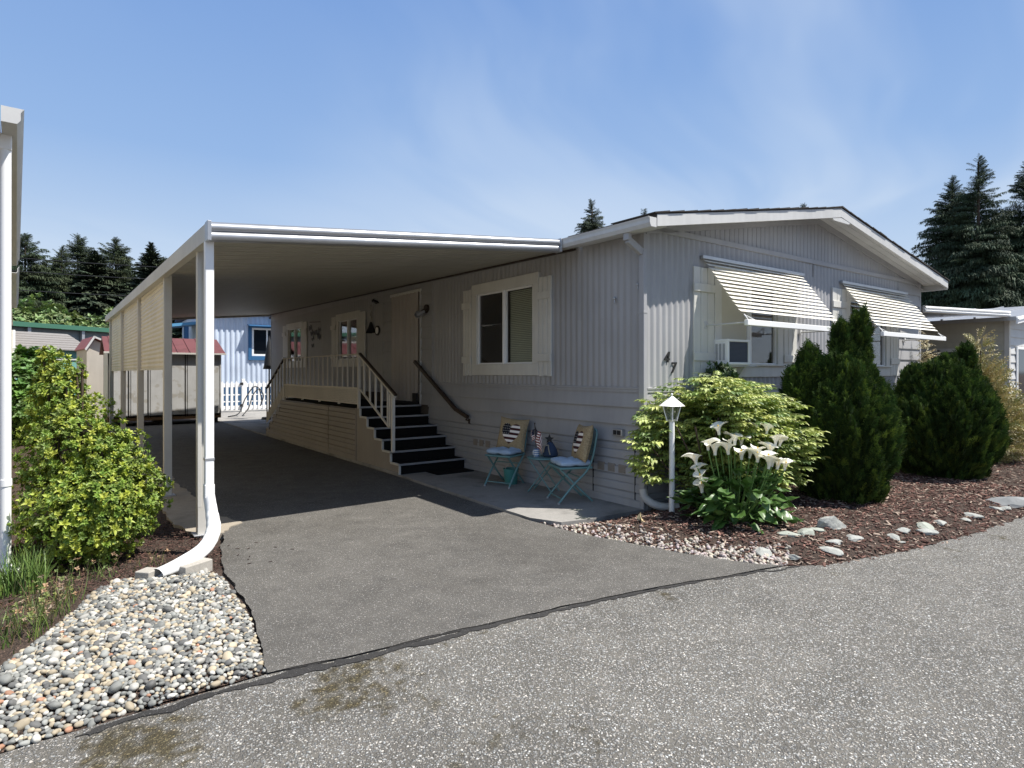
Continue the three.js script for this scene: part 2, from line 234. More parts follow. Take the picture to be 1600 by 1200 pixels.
// planting bed in front of the gable wall
const bedPoly = [[-1.24, -.36], [-1.22, .26], [-1.08, .78], [-.96, 1.25], [-.85, 1.55], [-.72, 1.84], [-.56, 1.99], [-.26, 2.20], [.72, 2.42], [1.8, 2.55], [3.16, 2.63], [6, 2.77], [9.6, 2.86], [10, .6], [10, -.5], [.1, -.5], [.05, .0], [-.44, .02], [-.75, .03], [-1.1, -.04]];
const bedY = (x, z) => { const d = inPoly(x, z, bedPoly) ? edgeDist(x, z, bedPoly) : 0; return -.012 + Math.min(.10, d * .22) + .03 * (fbm(x * 4, z * 4, 90, 3) - .5) * clamp(d * 6); };
const bed = struct('planting_bed', gridGeo(-1.3, 10.1, -.5, 2.8, .05, .05, bedY, (x, z) => inPoly(x, z, bedPoly)), M.soil);
{
  const R = rng(77), chip = new RoundedBoxGeometry(1, .25, .42, 1, .1), items = [];
  while (items.length < 17000) { const near = R() < .75, x = near ? lerp(-1.25, 4.6, R()) : lerp(4, 10, R()), z = lerp(-.3, 2.75, R()); if (!inPoly(x, z, bedPoly) || edgeDist(x, z, bedPoly) < .03 && R() < .7) continue; const s = .018 + .03 * R() * R(); const v = .045 + .15 * R() * R(), pale = R() < .2; items.push([Q([x, bedY(x, z) + .004 + .012 * R(), z], [R() * .8 - .4, R() * 6.3, R() * .8 - .4], [s * (1 + R()), s, s]), pale ? lin(.36, .28, .22) : lin(v * 1.5, v * .80, v * .62)]); }
  scatter(bed, 'bark_mulch', chip, mat([1, 1, 1], { roughness: 1 }), items);
  const st = new THREE.IcosahedronGeometry(1, 1), pk = [];
  while (pk.length < 620) { const t = R(), d = Math.abs(R() + R() - 1) * .42 + .01; const k = Math.min(5.99, t * 6), i = Math.floor(k), f = k - i; const a = bedPoly[i], b = bedPoly[i + 1]; const x = lerp(a[0], b[0], f) + d * .95, z = lerp(a[1], b[1], f) - d * .3 * (t > .5 ? 1.6 : .2); if (!inPoly(x, z, bedPoly) || x > -.02 + .3 * t) continue; const s = .008 + .012 * R(), v = .2 + .32 * R(); pk.push([Q([x, bedY(x, z) + .006, z], [R() * 6, R() * 6, R() * 6], [s * 1.3, s * .75, s]), lin(v, v * lerp(.82, .95, R()), v * lerp(.70, .86, R()))]); }
  scatter(bed, 'marble_chips', st, mat([1, 1, 1], { roughness: .8 }), pk);
}
// river pebbles
const pebPoly = [[-4.68, -.70], [-4.30, -.66], [-4.24, -.36], [-4.26, .52], [-4.37, 1.30], [-4.73, 1.30], [-5.10, 1.34], [-5.37, 1.36], [-5.75, 1.38], [-5.8, .85], [-5.5, .44], [-5.33, .13], [-5.17, -.23], [-5.02, -.66], [-4.85, -.8]];
{
  const pebY = (x, z) => -.008 + Math.min(.038, edgeDist(x, z, pebPoly) * .2);
  const bedP = struct('pebble_bed', gridGeo(-5.9, -4.1, -.9, 1.45, .05, .05, (x, z) => pebY(x, z) - .003, (x, z) => inPoly(x, z, pebPoly)), M.soil);
  const R = rng(303), vars = [];
  for (let k = 0; k < 7; k++) { const g = new THREE.IcosahedronGeometry(1, 3); const p = g.attributes.position; const a = .85 + .3 * R(), b = .5 + .2 * R(); for (let i = 0; i < p.count; i++) { const v = V(p.getX(i), p.getY(i), p.getZ(i)).normalize(); const n = 1 + .22 * (fbm(v.x * 1.6 + k * 5 + 9, v.y * 1.6 + v.z * 1.3 + 7, k, 2) - .5) + .16 * (vn(v.z * 2.1 + k * 3, v.x * 2 + 4, k + 9) - .5); p.setXYZ(i, v.x * n * a, v.y * n * b, v.z * n * .78); } const ng = g; ng.computeVertexNormals(); vars.push(toCreasedNormals(ng, 1.2)); }
  const tones = () => { const q = R(); if (q < .42) { const v = .15 + .15 * R(); return [v * .98, v, v * .93]; } if (q < .55) { const v = .09 + .07 * R(); return [v, v, v * .96]; } if (q < .76) { const v = .32 + .2 * R(); return [v, v * .97, v * .88]; } if (q < .985) { const v = .26 + .2 * R(); return [v * 1.12, v * .95, v * .68]; } const v = .2 + .1 * R(); return [v * 1.35, v * .72, v * .45]; };
  const cells = new Map(), list = []; let tries = 0;
  while (list.length < 3600 && tries++ < 600000) {
    const x = lerp(-5.8, -4.2, R()), z = lerp(-.8, 1.40, R()); if (!inPoly(x, z, pebPoly)) continue; const ed = edgeDist(x, z, pebPoly); const s = (ed < .08 ? .011 : .013) + .018 * R() * R() + (R() < .05 ? .011 : 0);
    const ki = Math.floor(x / .06), kj = Math.floor(z / .06); let over = false, stack = 0;
    for (let a = -1; a <= 1 && !over; a++) for (let b = -1; b <= 1; b++) for (const o of cells.get((ki + a) + ',' + (kj + b)) || []) { const d = Math.hypot(o.x - x, o.z - z); if (d < (o.s + s) * .58) { over = true; break; } if (d < (o.s + s) * .85) stack++; }
    if (over) continue; const o = { x, z, s, y: pebY(x, z) + s * .3 + Math.min(stack, 2) * s * .22, c: tones(), k: Math.floor(R() * vars.length), e: [(R() - .5) * 1.3, R() * 6.28, (R() - .5) * 1.3] };
    const key = ki + ',' + kj; if (!cells.has(key)) cells.set(key, []); cells.get(key).push(o); list.push(o);
  }
  const seen = o => o.s / Math.hypot(o.x + 5.24, o.z - 4.62) * (o.x > -5.42 ? 1 : .3);
  list.sort((a, b) => seen(b) - seen(a));
  const pm = new Map(); const pmat = c => { const k = c.map(v => Math.round(v * 14)).join(); if (!pm.has(k)) pm.set(k, mat(c.map(v => v * 1.15), { map: rockTex, roughness: .75 })); return pm.get(k); };
  vars.forEach(g => uvm(g));
  list.slice(0, 300).forEach(o => { const m = new THREE.Mesh(vars[o.k], pmat(o.c)); m.name = 'pebble'; m.applyMatrix4(Q([o.x, o.y, o.z], o.e, o.s)); bedP.add(m); });
  const rest = list.slice(300); const stoneM = mat([1.15, 1.15, 1.15], { map: rockTex, roughness: .75 });
  for (let k = 0; k < vars.length; k++) { const it = rest.filter(o => o.k === k).map(o => [Q([o.x, o.y, o.z], o.e, o.s), lin(...o.c)]); scatter(bedP, 'pebbles', vars[k], stoneM, it); }
}
// edging stones along the bed, grey-white and flaky
{
  const R = rng(9), spots = [[-.50, 1.74, .12, 'thin pale slab of rock lying at the corner of driveway and bed'], [-.36, 1.93, .10, 'small white rock beside the end of the dark asphalt seam'], [.05, 1.66, .11, 'greenish grey rough rock at the back of the rock pile beside the lilies'], [.22, 1.72, .14, 'long grey rock lying across the top of the rock pile'], [.40, 1.74, .10, 'low grey rock under the tallest rock of the pile'], [.60, 1.76, .15, 'tallest pointed white rock of the rock pile'], [.0, 2.03, .13, 'flat white rock at the front left of the rock pile'], [.22, 1.98, .09, 'long thin white rock in front of the rock pile'], [.50, 2.02, .12, 'wedge shaped white rock below the tallest rock'], [.92, 2.18, .09, 'flat white rock leading the row by the road after the gap'], [1.14, 2.16, .11, 'pale rock second in the row by the road'], [.86, 2.26, .04, 'tiny white stone before the row of rocks by the road'], [1.36, 2.29, .13, 'broad bright white rock in the middle of the row by the road'], [1.52, 2.20, .13, 'grey rock tucked behind the broad bright white rock'], [1.80, 2.24, .13, 'long pale rock closing the row below the first clipped conifer'], [2.2, 2.33, .08, 'small white rock between the two clipped conifers'], [2.42, 2.31, .13, 'flat square topped white rock between the clipped conifers'], [3.05, 2.36, .09, 'jagged pale rock near the right edge of the picture'], [3.18, 2.40, .11, 'broken white rock lying beside the big grey slab'], [3.5, 2.34, .24, 'big smooth grey slab at the right edge of the picture']];
  const rm = mat([.40, .41, .38], { map: rockTex, roughness: .85, bumpMap: rockTex, bumpScale: .02 }), rg = mat([.24, .25, .25], { map: rockTex, roughness: .8 }), rgn = mat([.36, .385, .33], { map: rockTex, roughness: .85, bumpMap: rockTex, bumpScale: .01 });
  spots.forEach(([x, z, s0, label], i) => { const s = i === 19 ? s0 : s0 * .85;
    const g = new THREE.IcosahedronGeometry(1, 5), p = g.attributes.position, cuts = Array.from({ length: 13 }, () => [V(R() - .5, (R() - .35) * .9, R() - .5).normalize(), .62 + .42 * R()]);
    for (let k = 0; k < p.count; k++) { const v = V(p.getX(k), p.getY(k), p.getZ(k)).normalize(); let n = 1.25; for (const [q, o] of cuts) { const d = v.dot(q); if (d > .05) n = Math.min(n, o / d); } n += .10 * (fbm(v.x * 3 + i * 7, v.z * 3 + v.y * 2 + 5, i, 3) - .5); p.setXYZ(k, v.x * n * s * .9, Math.max(-.4, v.y) * n * s * (i === 19 ? .28 : i === 5 ? .6 : .30), v.z * n * s * .62); }
    const o = solo('rock', toCreasedNormals(g, .22), i === 19 ? rg : i === 2 || i === 3 || i === 4 || i === 13 ? rgn : rm, label, 'rock', 'edging rocks along the planting bed');
    o.position.set(x, Math.max(.0, bedY(x, z)) + s * .07, z); o.rotation.set((R() - .5) * .3, R() * 6.28, (R() - .5) * .3);
    if (i === 19) o.rotation.set(0, -.35, .05); if (i === 5) o.position.y += .03;
  });
}
// ---------- the house ----------
const house = thing('mobile_home', 'long grey ribbed mobile home with low gable front and awnings', 'house');
const LEN = 14.75, WID = 7.5, EAVE = 3.17, RIDGE = 3.75;
const lapPoly = (h, d = .028) => [[0, .002], [d, 0], [d, .012], [.004, h], [0, h]];          // (out, up)
const dutchPoly = h => [[0, 0], [.028, .0], [.028, h * .42], [.012, h * .5], [.022, h * .53], [.022, h * .86], [.004, h * .96], [.004, h], [0, h]];
const lap = (u0, u1, v, h, dutch, d) => prism(dutch ? dutchPoly(h) : lapPoly(h, d), u0, u1, (p, q, t) => [t, q + v, p]);
const winL = [[-3.44, -1.86, 1.55, 2.86], [-9.27, -7.98, 1.72, 2.84], [-13.13, -11.78, 1.72, 2.86]], doorL = [-6.35, -5.17, .99, 3.04];
const winG = [[1.30, 2.78, 1.53, 2.82], [4.66, 6.14, 1.53, 2.82]];
{
  const core = [];
  for (const [a, b, c, d] of rects(-LEN, 0, 0, EAVE, [...winL])) core.push(toLeft(box(a, b, c, d, -.12, -.006)));
  for (const [a, b, c, d] of rects(.12, WID, 0, EAVE, winG)) core.push(box(a, b, c, d, -.12, -.006));
  core.push(box(WID - .12, WID - .004, 0, EAVE, -LEN, -.12), box(.12, WID - .12, 0, EAVE, -LEN, -LEN + .1), box(.0, WID, .8, .9, -LEN, -.13));
  part(house, 'wall_frame', core, M.interior);
  const ceil = part(house, 'ceiling', box(.12, WID - .12, 3.05, 3.1, -LEN + .1, -.13), M.interior);
  // ribbed sheets, left wall
  const up = []; for (const [a, b, c, d] of rects(-LEN, 0, 1.37, EAVE + .08, [...winL, [-6.75, -4.756, 1.37, EAVE + .08]])) up.push(toLeft(sheet(a, b, c, d, .1016, wave(.011))));
  part(house, 'roof_flashing', prism([[0, 0], [-.02, 0], [-.02, 1], [0, 1]], -1.05, -LEN, (p, q, t) => [p + .004, q ? 3.16 + .0155 * (-1.03 - t) : 3.1, t]), M.siding); part(house, 'ribbed_siding', up, M.siding, 'ribbed grey metal siding along the carport');
  const gs = []; for (const [a, b, c, d] of rects(0, 6.55, 1.37, EAVE - .03, winG)) gs.push(sheet(a, b, c, d, .1016, wave(.016)));
  part(house, 'ribbed_siding', gs, M.siding, 'ribbed blue grey siding of the gable wall');
  const gy = x => RIDGE + .02 - Math.abs(x - WID / 2) * (RIDGE - EAVE) / (WID / 2);
  part(house, 'gable_panel', [sheet(.02, WID - .02, EAVE + .025, 0, .1, groove(.012), -.002, gy)], M.siding, 'grooved blue grey panel in the gable');
  part(house, 'gable_core', prism([[0.01, EAVE - .02], [WID - .01, EAVE - .02], [WID / 2, RIDGE]], -.12, -.006, (p, q, t) => [p, q, t]), M.siding);
  part(house, 'gable_trim', rbox(-.005, WID, EAVE - .035, EAVE + .03, .008, .03), M.siding);
  part(house, 'corner_trim', rbox(-.018, .05, 1.30, EAVE, -.05, .018, .008), M.siding);
  part(house, 'corner_trim', rbox(WID - .05, WID + .018, 0, EAVE, -.05, .018, .008), M.siding);
  part(house, 'corner_trim', rbox(-.024, .03, .02, 1.30, -.04, .02, .008), M.siding);
  part(house, 'corner_trim', rbox(-.02, .03, .02, EAVE, -LEN - .02, -LEN + .05, .008), M.siding);
  // belt and lap boards
  part(house, 'belt_board', toLeft(prism([[0, 0], [.016, 0], [.016, .03], [.022, .035], [.022, .055], [0, .06]], -4.78, -.04, (p, q, t) => [t, q + 1.325, p])), M.siding);
  part(house, 'belt_board', toLeft(prism([[0, 0], [.016, 0], [.016, .03], [.022, .035], [.022, .055], [0, .06]], -LEN, -6.75, (p, q, t) => [t, q + 1.325, p])), M.siding);
  part(house, 'belt_board', prism([[0, 0], [.016, 0], [.016, .03], [.022, .035], [.022, .055], [0, .06]], .04, 6.55, (p, q, t) => [t, q + 1.325, p]), M.siding);
  const rows = [[1.155, .17, 0], [.955, .20, 0], [.755, .20, 0], [.565, .19, 1], [.385, .18, 1], [.205, .18, 1], [.03, .175, 1]];
  for (const [v, h, d] of rows) { part(house, 'lap_board', toLeft(lap(v > .99 ? -LEN : -4.9, -.03, v, h, d)), M.siding); part(house, 'lap_board', lap(.03, WID, v, h, d), M.siding); }
  for (const [v, h, d] of rows.slice(1)) part(house, 'lap_board', toLeft(lap(-LEN, -9.5, v, h, d)), M.siding);
  for (let k = 0; k < 9; k++) part(house, 'lap_board', lap(6.55, WID - .05, 1.385 + k * .195, .195, false, .022), M.siding);
  part(house, 'seam_strip', rbox(6.535, 6.565, 1.37, EAVE - .04, .004, .024), M.siding);
  part(house, 'seam_strip', rbox(3.66, 3.675, 2.95, EAVE - .04, .004, .018), M.siding);
  // boards beside and above the door
  for (let k = 0; k < 11; k++) { const v = .98 + k * .1955; part(house, 'lap_board', toLeft(lap(-6.74, -6.35, v, .1955)), M.siding); part(house, 'lap_board', toLeft(lap(-5.17, -4.77, v, .1955)), M.siding); }
  part(house, 'lap_board', toLeft(lap(-6.35, -5.17, 3.06, .09)), M.siding);
  part(house, 'seam_strip', toLeft(rbox(-4.77, -4.74, 1.37, 3.15, .002, .022)), M.siding); part(house, 'seam_strip', toLeft(rbox(-6.77, -6.74, .98, 3.15, .002, .022)), M.siding);
  const door = part(house, 'door', toLeft(sheet(-6.30, -5.20, 1.02, 3.0, .155, wave(.045, 12), .012)), M.door, 'off-white fluted folding door at the top of the steps');
  part(door, 'door_jamb', toLeft(rbox(-5.205, -5.165, .98, 3.03, .0, .035)), M.white); part(door, 'door_jamb', toLeft(rbox(-6.35, -6.30, .98, 3.03, .0, .035)), M.door);
  part(door, 'door_head', toLeft(rbox(-6.38, -5.15, 3.0, 3.05, 0, .05)), M.shutter); part(door, 'threshold', toLeft(rbox(-6.3, -5.2, .976, 1.025, -.0, .06)), M.black);
  part(door, 'bumper', toLeft(new THREE.BoxGeometry(.16, .16, .03).translate(-5.29, 1.10, .075)), M.black);
}
// roof: asphalt shingles over painted rake boards
{
  const pitch = (3.90 - 3.215) / 3.95, yt = x => 3.90 - Math.abs(x - WID / 2) * pitch, L = -.235, Rr = WID + .22;
  const roof = part(house, 'roof', [prism([[L, yt(L) - .05], [L, yt(L)], [WID / 2, 3.90], [Rr, yt(Rr)], [Rr, yt(Rr) - .05], [WID / 2, 3.85]], -1.0, .37, (p, q, t) => [p, q, t]), prism([[.0, yt(0) - .05], [.0, yt(0)], [WID / 2, 3.90], [Rr, yt(Rr)], [Rr, yt(Rr) - .05], [WID / 2, 3.85]], -LEN - .3, -1.0, (p, q, t) => [p, q, t])], M.shingle, 'dark asphalt shingle roof');
  const R = rng(4);
  for (let k = 0; k < 34; k++) { const s = k < 17 ? 0 : 1, i = k % 17, x0 = s ? WID / 2 + i * .236 : WID / 2 - (i + 1) * .236, x1 = x0 + .238, dy = .004 + .008 * R(); part(roof, 'shingle', prism([[x0, yt(x0) + .002], [x1, yt(x1) + .002], [x1, yt(x1) + (s ? .004 : .012) + dy], [x0, yt(x0) + (s ? .012 : .004) + dy]], -.25, .385 + .012 * R(), (p, q, t) => [p, q, t]), M.shingle); }
  const rake = (x0, x1, z0, z1, drop, hgt) => prism([[x0, yt(x0) - drop - hgt], [x0, yt(x0) - drop], [x1, yt(x1) - drop], [x1, yt(x1) - drop - hgt]], z0, z1, (p, q, t) => [p, q, t]);
  part(house, 'rake_board', rake(L + .02, WID / 2 - .001, .345, .375, .012, .125), M.white); part(house, 'rake_board', rake(WID / 2 + .001, Rr - .0, .345, .375, .012, .125), M.white);
  const cut = prism([[WID / 2 - .26, yt(WID / 2 - .26) - .136], [WID / 2, 3.752], [WID / 2 + .26, yt(WID / 2 + .26) - .136], [WID / 2 + .22, 3.69], [WID / 2 - .22, 3.69]], .343, .372, (p, q, t) => [p, q, t]); part(house, 'ridge_block', cut, M.white);
  for (let k = 0; k < 3; k++) { part(house, 'soffit_board', rake(-.21, WID / 2 - .001, .012 + k * .112, .118 + k * .112, .055, .02), M.white); part(house, 'soffit_board', rake(WID / 2 + .001, Rr - .02, .012 + k * .112, .118 + k * .112, .055, .02), M.white); }
  part(house, 'frieze_board', rake(.02, WID / 2, .012, .03, .075, .09), M.siding); part(house, 'frieze_board', rake(WID / 2, WID - .02, .012, .03, .075, .09), M.siding);
  part(house, 'eave_fascia', box(-.225, -.20, 3.09, 3.165, -1.0, .34), M.white);
  part(house, 'eave_soffit', box(-.2, -.02, 3.10, 3.115, -1.0, .34), M.white);
  part(house, 'eave_fascia', box(Rr - .02, Rr + .01, 3.05, 3.17, -LEN - .2, .36), M.white); part(house, 'eave_soffit', box(WID, Rr - .02, 3.09, 3.1, -LEN, .0), M.white);
  const gp = [[-.225, 3.06], [-.315, 3.06], [-.335, 3.10], [-.335, 3.135], [-.345, 3.165], [-.335, 3.165], [-.325, 3.135], [-.325, 3.105], [-.31, 3.07], [-.232, 3.07], [-.232, 3.165], [-.225, 3.165]];
  const gut = part(house, 'gutter', prism(gp, -1.0, .37, (p, q, t) => [p, q, t]), M.white); part(gut, 'gutter_end', prism([[-.228, 3.062], [-.312, 3.062], [-.333, 3.10], [-.333, 3.135], [-.34, 3.16], [-.228, 3.16]], .371, .376, (p, q, t) => [p, q, t]), M.white);
  const ds = part(house, 'downspout', [rbox(-.30, -.245, 2.98, 3.065, -.03, .05, .01), bar([-.272, 2.99, .01], [-.07, 2.87, .035], .06, .075), rbox(-.085, -.028, .25, 2.90, .0, .075, .008)], M.siding, 'grey downspout at the house corner');
  for (const y of [2.2, 1.1]) part(ds, 'strap', rbox(-.088, -.025, y, y + .025, -.002, .078, .003), M.siding);
  part(house, 'flexible_drain_pipe', tube([[-.055, .27, .04], [-.05, .18, .06], [.02, .10, .16], [.22, .075, .30]], .045, 20, 10), M.white, 'white drain pipe at the foot of the corner downspout');
}
// windows: in the wall's own frame, x along, y up, z out
function makeWindow(parent, u0, u1, v0, v1, opt = {}) {
  const w = sub(parent, 'window', opt.label), f = .13, fb = .17;
  part(w, 'casing', rbox(u0 - .04, u1 + .04, v1 - f + .02, v1 + .05, -.01, .035), M.shutter); part(w, 'casing', rbox(u0 - .04, u1 + .04, v0 - .04, v0 + fb - .045, -.01, .035), M.shutter);
  part(w, 'casing', rbox(u0 - .04, u0 + f - .03, v0 + fb - .045, v1 - f + .02, -.01, .033), M.shutter); part(w, 'casing', rbox(u1 - f + .03, u1 + .04, v0 + fb - .045, v1 - f + .02, -.01, .033), M.shutter);
  const a = u0 + f - .03, b = u1 - f + .03, c = v0 + fb - .045, d = v1 - f + .02, m = (a + b) / 2;
  part(w, 'mullion', rbox(m - .02, m + .02, c, d, -.03, .025), M.whiteClean);
  for (const [x0, x1] of [[a, m - .02], [m + .02, b]]) { const s = part(w, 'sash', [box(x0, x0 + .018, c, d, -.035, .005), box(x1 - .018, x1, c, d, -.035, .005), box(x0 + .018, x1 - .018, c, c + .02, -.035, .005), box(x0 + .018, x1 - .018, d - .02, d, -.035, .005)], M.whiteClean); }
  part(w, 'pane', box(a + .015, m - .03, c + .015, d - .015, -.02, -.016), M.glass); part(w, 'pane', box(m + .03, b - .015, c + .015, d - .015, -.02, -.016), M.glass);
  if (opt.screen) part(w, 'insect_screen', box(a + .018, m - .035, c + .018, d - .018, -.027, -.025), M.dark);
  if (opt.blind) { const sl = []; for (let y = c + .03; y < d - .03; y += .026) sl.push(new THREE.BoxGeometry(b - m - .07, .002, .026).rotateX(.9).translate((m + b) / 2, y, -.085)); const o = part(w, 'blind', sl, mat([.52, .55, .42], { roughness: .7 })); o.userData.kind = 'stuff'; }
  part(w, 'room_backing', [box(u0, u1, v0, v1, -.62, -.6), box(u0 - .02, u0, v0, v1, -.6, -.12), box(u1, u1 + .02, v0, v1, -.6, -.12), box(u0, u1, v0 - .02, v0, -.6, -.12), box(u0, u1, v1, v1 + .02, -.6, -.12)], M.interior);
  return w;
}
function makeShutter(parent, u0, u1, v0, v1, n = 3, label) {
  const s = sub(parent, 'shutter', label), w = (u1 - u0) / n;
  for (let k = 0; k < n; k++) part(s, 'board', rbox(u0 + k * w + .004, u0 + (k + 1) * w - .004, v0 + (k % 2) * .006, v1 - (k % 2) * .004, .012, .034), M.shutter);
  for (const v of [v0 + .2, v1 - .3]) part(s, 'batten', rbox(u0 - .012, u1 + .004, v, v + .1, .035, .055), M.shutter);
  return s;
}
{
  const l = (o) => { o.rotation.y = -Math.PI / 2; return o; };
  l(makeWindow(house, ...winL[0], { label: 'wide white framed sliding window nearest the house corner, blind behind its right pane', screen: true, blind: true }));
  l(makeWindow(house, ...winL[1], { label: 'white framed window behind the porch railing' })); l(makeWindow(house, ...winL[2], { label: 'white framed window farthest along the carport wall' }));
  l(makeShutter(house, -3.735, -3.49, 1.50, 2.85)); l(makeShutter(house, -1.815, -1.55, 1.50, 2.83));
  l(makeShutter(house, -9.6, -9.32, 1.68, 2.85, 3)); l(makeShutter(house, -7.93, -7.61, 1.68, 2.85, 3)); l(makeShutter(house, -13.5, -13.18, 1.68, 2.88, 3)); l(makeShutter(house, -11.73, -11.4, 1.68, 2.88, 3));
  makeWindow(house, ...winG[0], { label: 'gable window holding the air conditioner' }); makeWindow(house, ...winG[1], { label: 'gable window behind the clipped conifers' });
  makeShutter(house, .845, 1.25, 1.49, 2.82, 3); makeShutter(house, 2.83, 3.17, 1.49, 2.82, 3); makeShutter(house, 4.19, 4.61, 1.49, 2.84, 3); makeShutter(house, 6.19, 6.52, 1.49, 2.82, 3);
  part(house, 'window_sill', rbox(1.26, 2.82, 1.635, 1.66, .03, .075), M.shutter); part(house, 'window_sill', rbox(4.62, 6.18, 1.635, 1.66, .03, .075), M.shutter);
  // vents, hatch and outlet on the skirting
  for (const [z, y] of [[-3.38, .47], [-3.21, .47], [-3.04, .47], [-.64, .44], [-.47, .44], [-.30, .44]]) part(house, 'vent', [toLeft(rbox(z - .06, z + .06, y - .05, y + .05, .015, .03)), ...[0, 1, 2, 3].map(k => toLeft(box(z - .045, z + .045, y - .035 + k * .02, y - .027 + k * .02, .03, .036)))], M.tanSkirt);
  const hatch = sub(house, 'skirting_hatch'); part(hatch, 'edge', toLeft(box(-.78, -.10, .69, .70, .018, .028)), M.siding); part(hatch, 'edge', toLeft(box(-.78, -.10, .11, .12, .018, .028)), M.siding); part(hatch, 'edge', toLeft(box(-.11, -.10, .12, .69, .018, .03)), M.black); part(hatch, 'edge', toLeft(box(-.78, -.77, .12, .69, .018, .03)), M.black);
  const out = part(house, 'outlet_box', toLeft(rbox(-.41, -.26, .82, .90, .015, .075, .01)), M.galv); part(out, 'socket', toLeft(box(-.39, -.345, .835, .885, .075, .082)), M.dark); part(out, 'socket', toLeft(box(-.33, -.28, .835, .885, .075, .082)), M.dark);
  for (const [z, y] of [[-.42, 2.41], [-.06, 2.53]]) part(house, 'hook', [toLeft(new THREE.SphereGeometry(.022, 10, 8).translate(z, y, .03)), toLeft(rod([z, y, .03], [z + .01, y - .05, .035], .008))], M.galv);
}
const font = await new FontLoader().loadAsync('fonts/droid/droid_sans_bold.typeface.json');
for (const [ch, x, y] of [['4', .315, 1.665], ['7', .425, 1.545]]) { const g = new TextGeometry(ch, { font, size: .125, depth: .012, curveSegments: 3 }); g.applyMatrix4(new THREE.Matrix4().makeShear(0, 0, .22, 0, 0, 0)); const n = part(house, 'house_number', g.translate(x, y, .016), M.black, `black house number ${ch} on the gable wall`); }

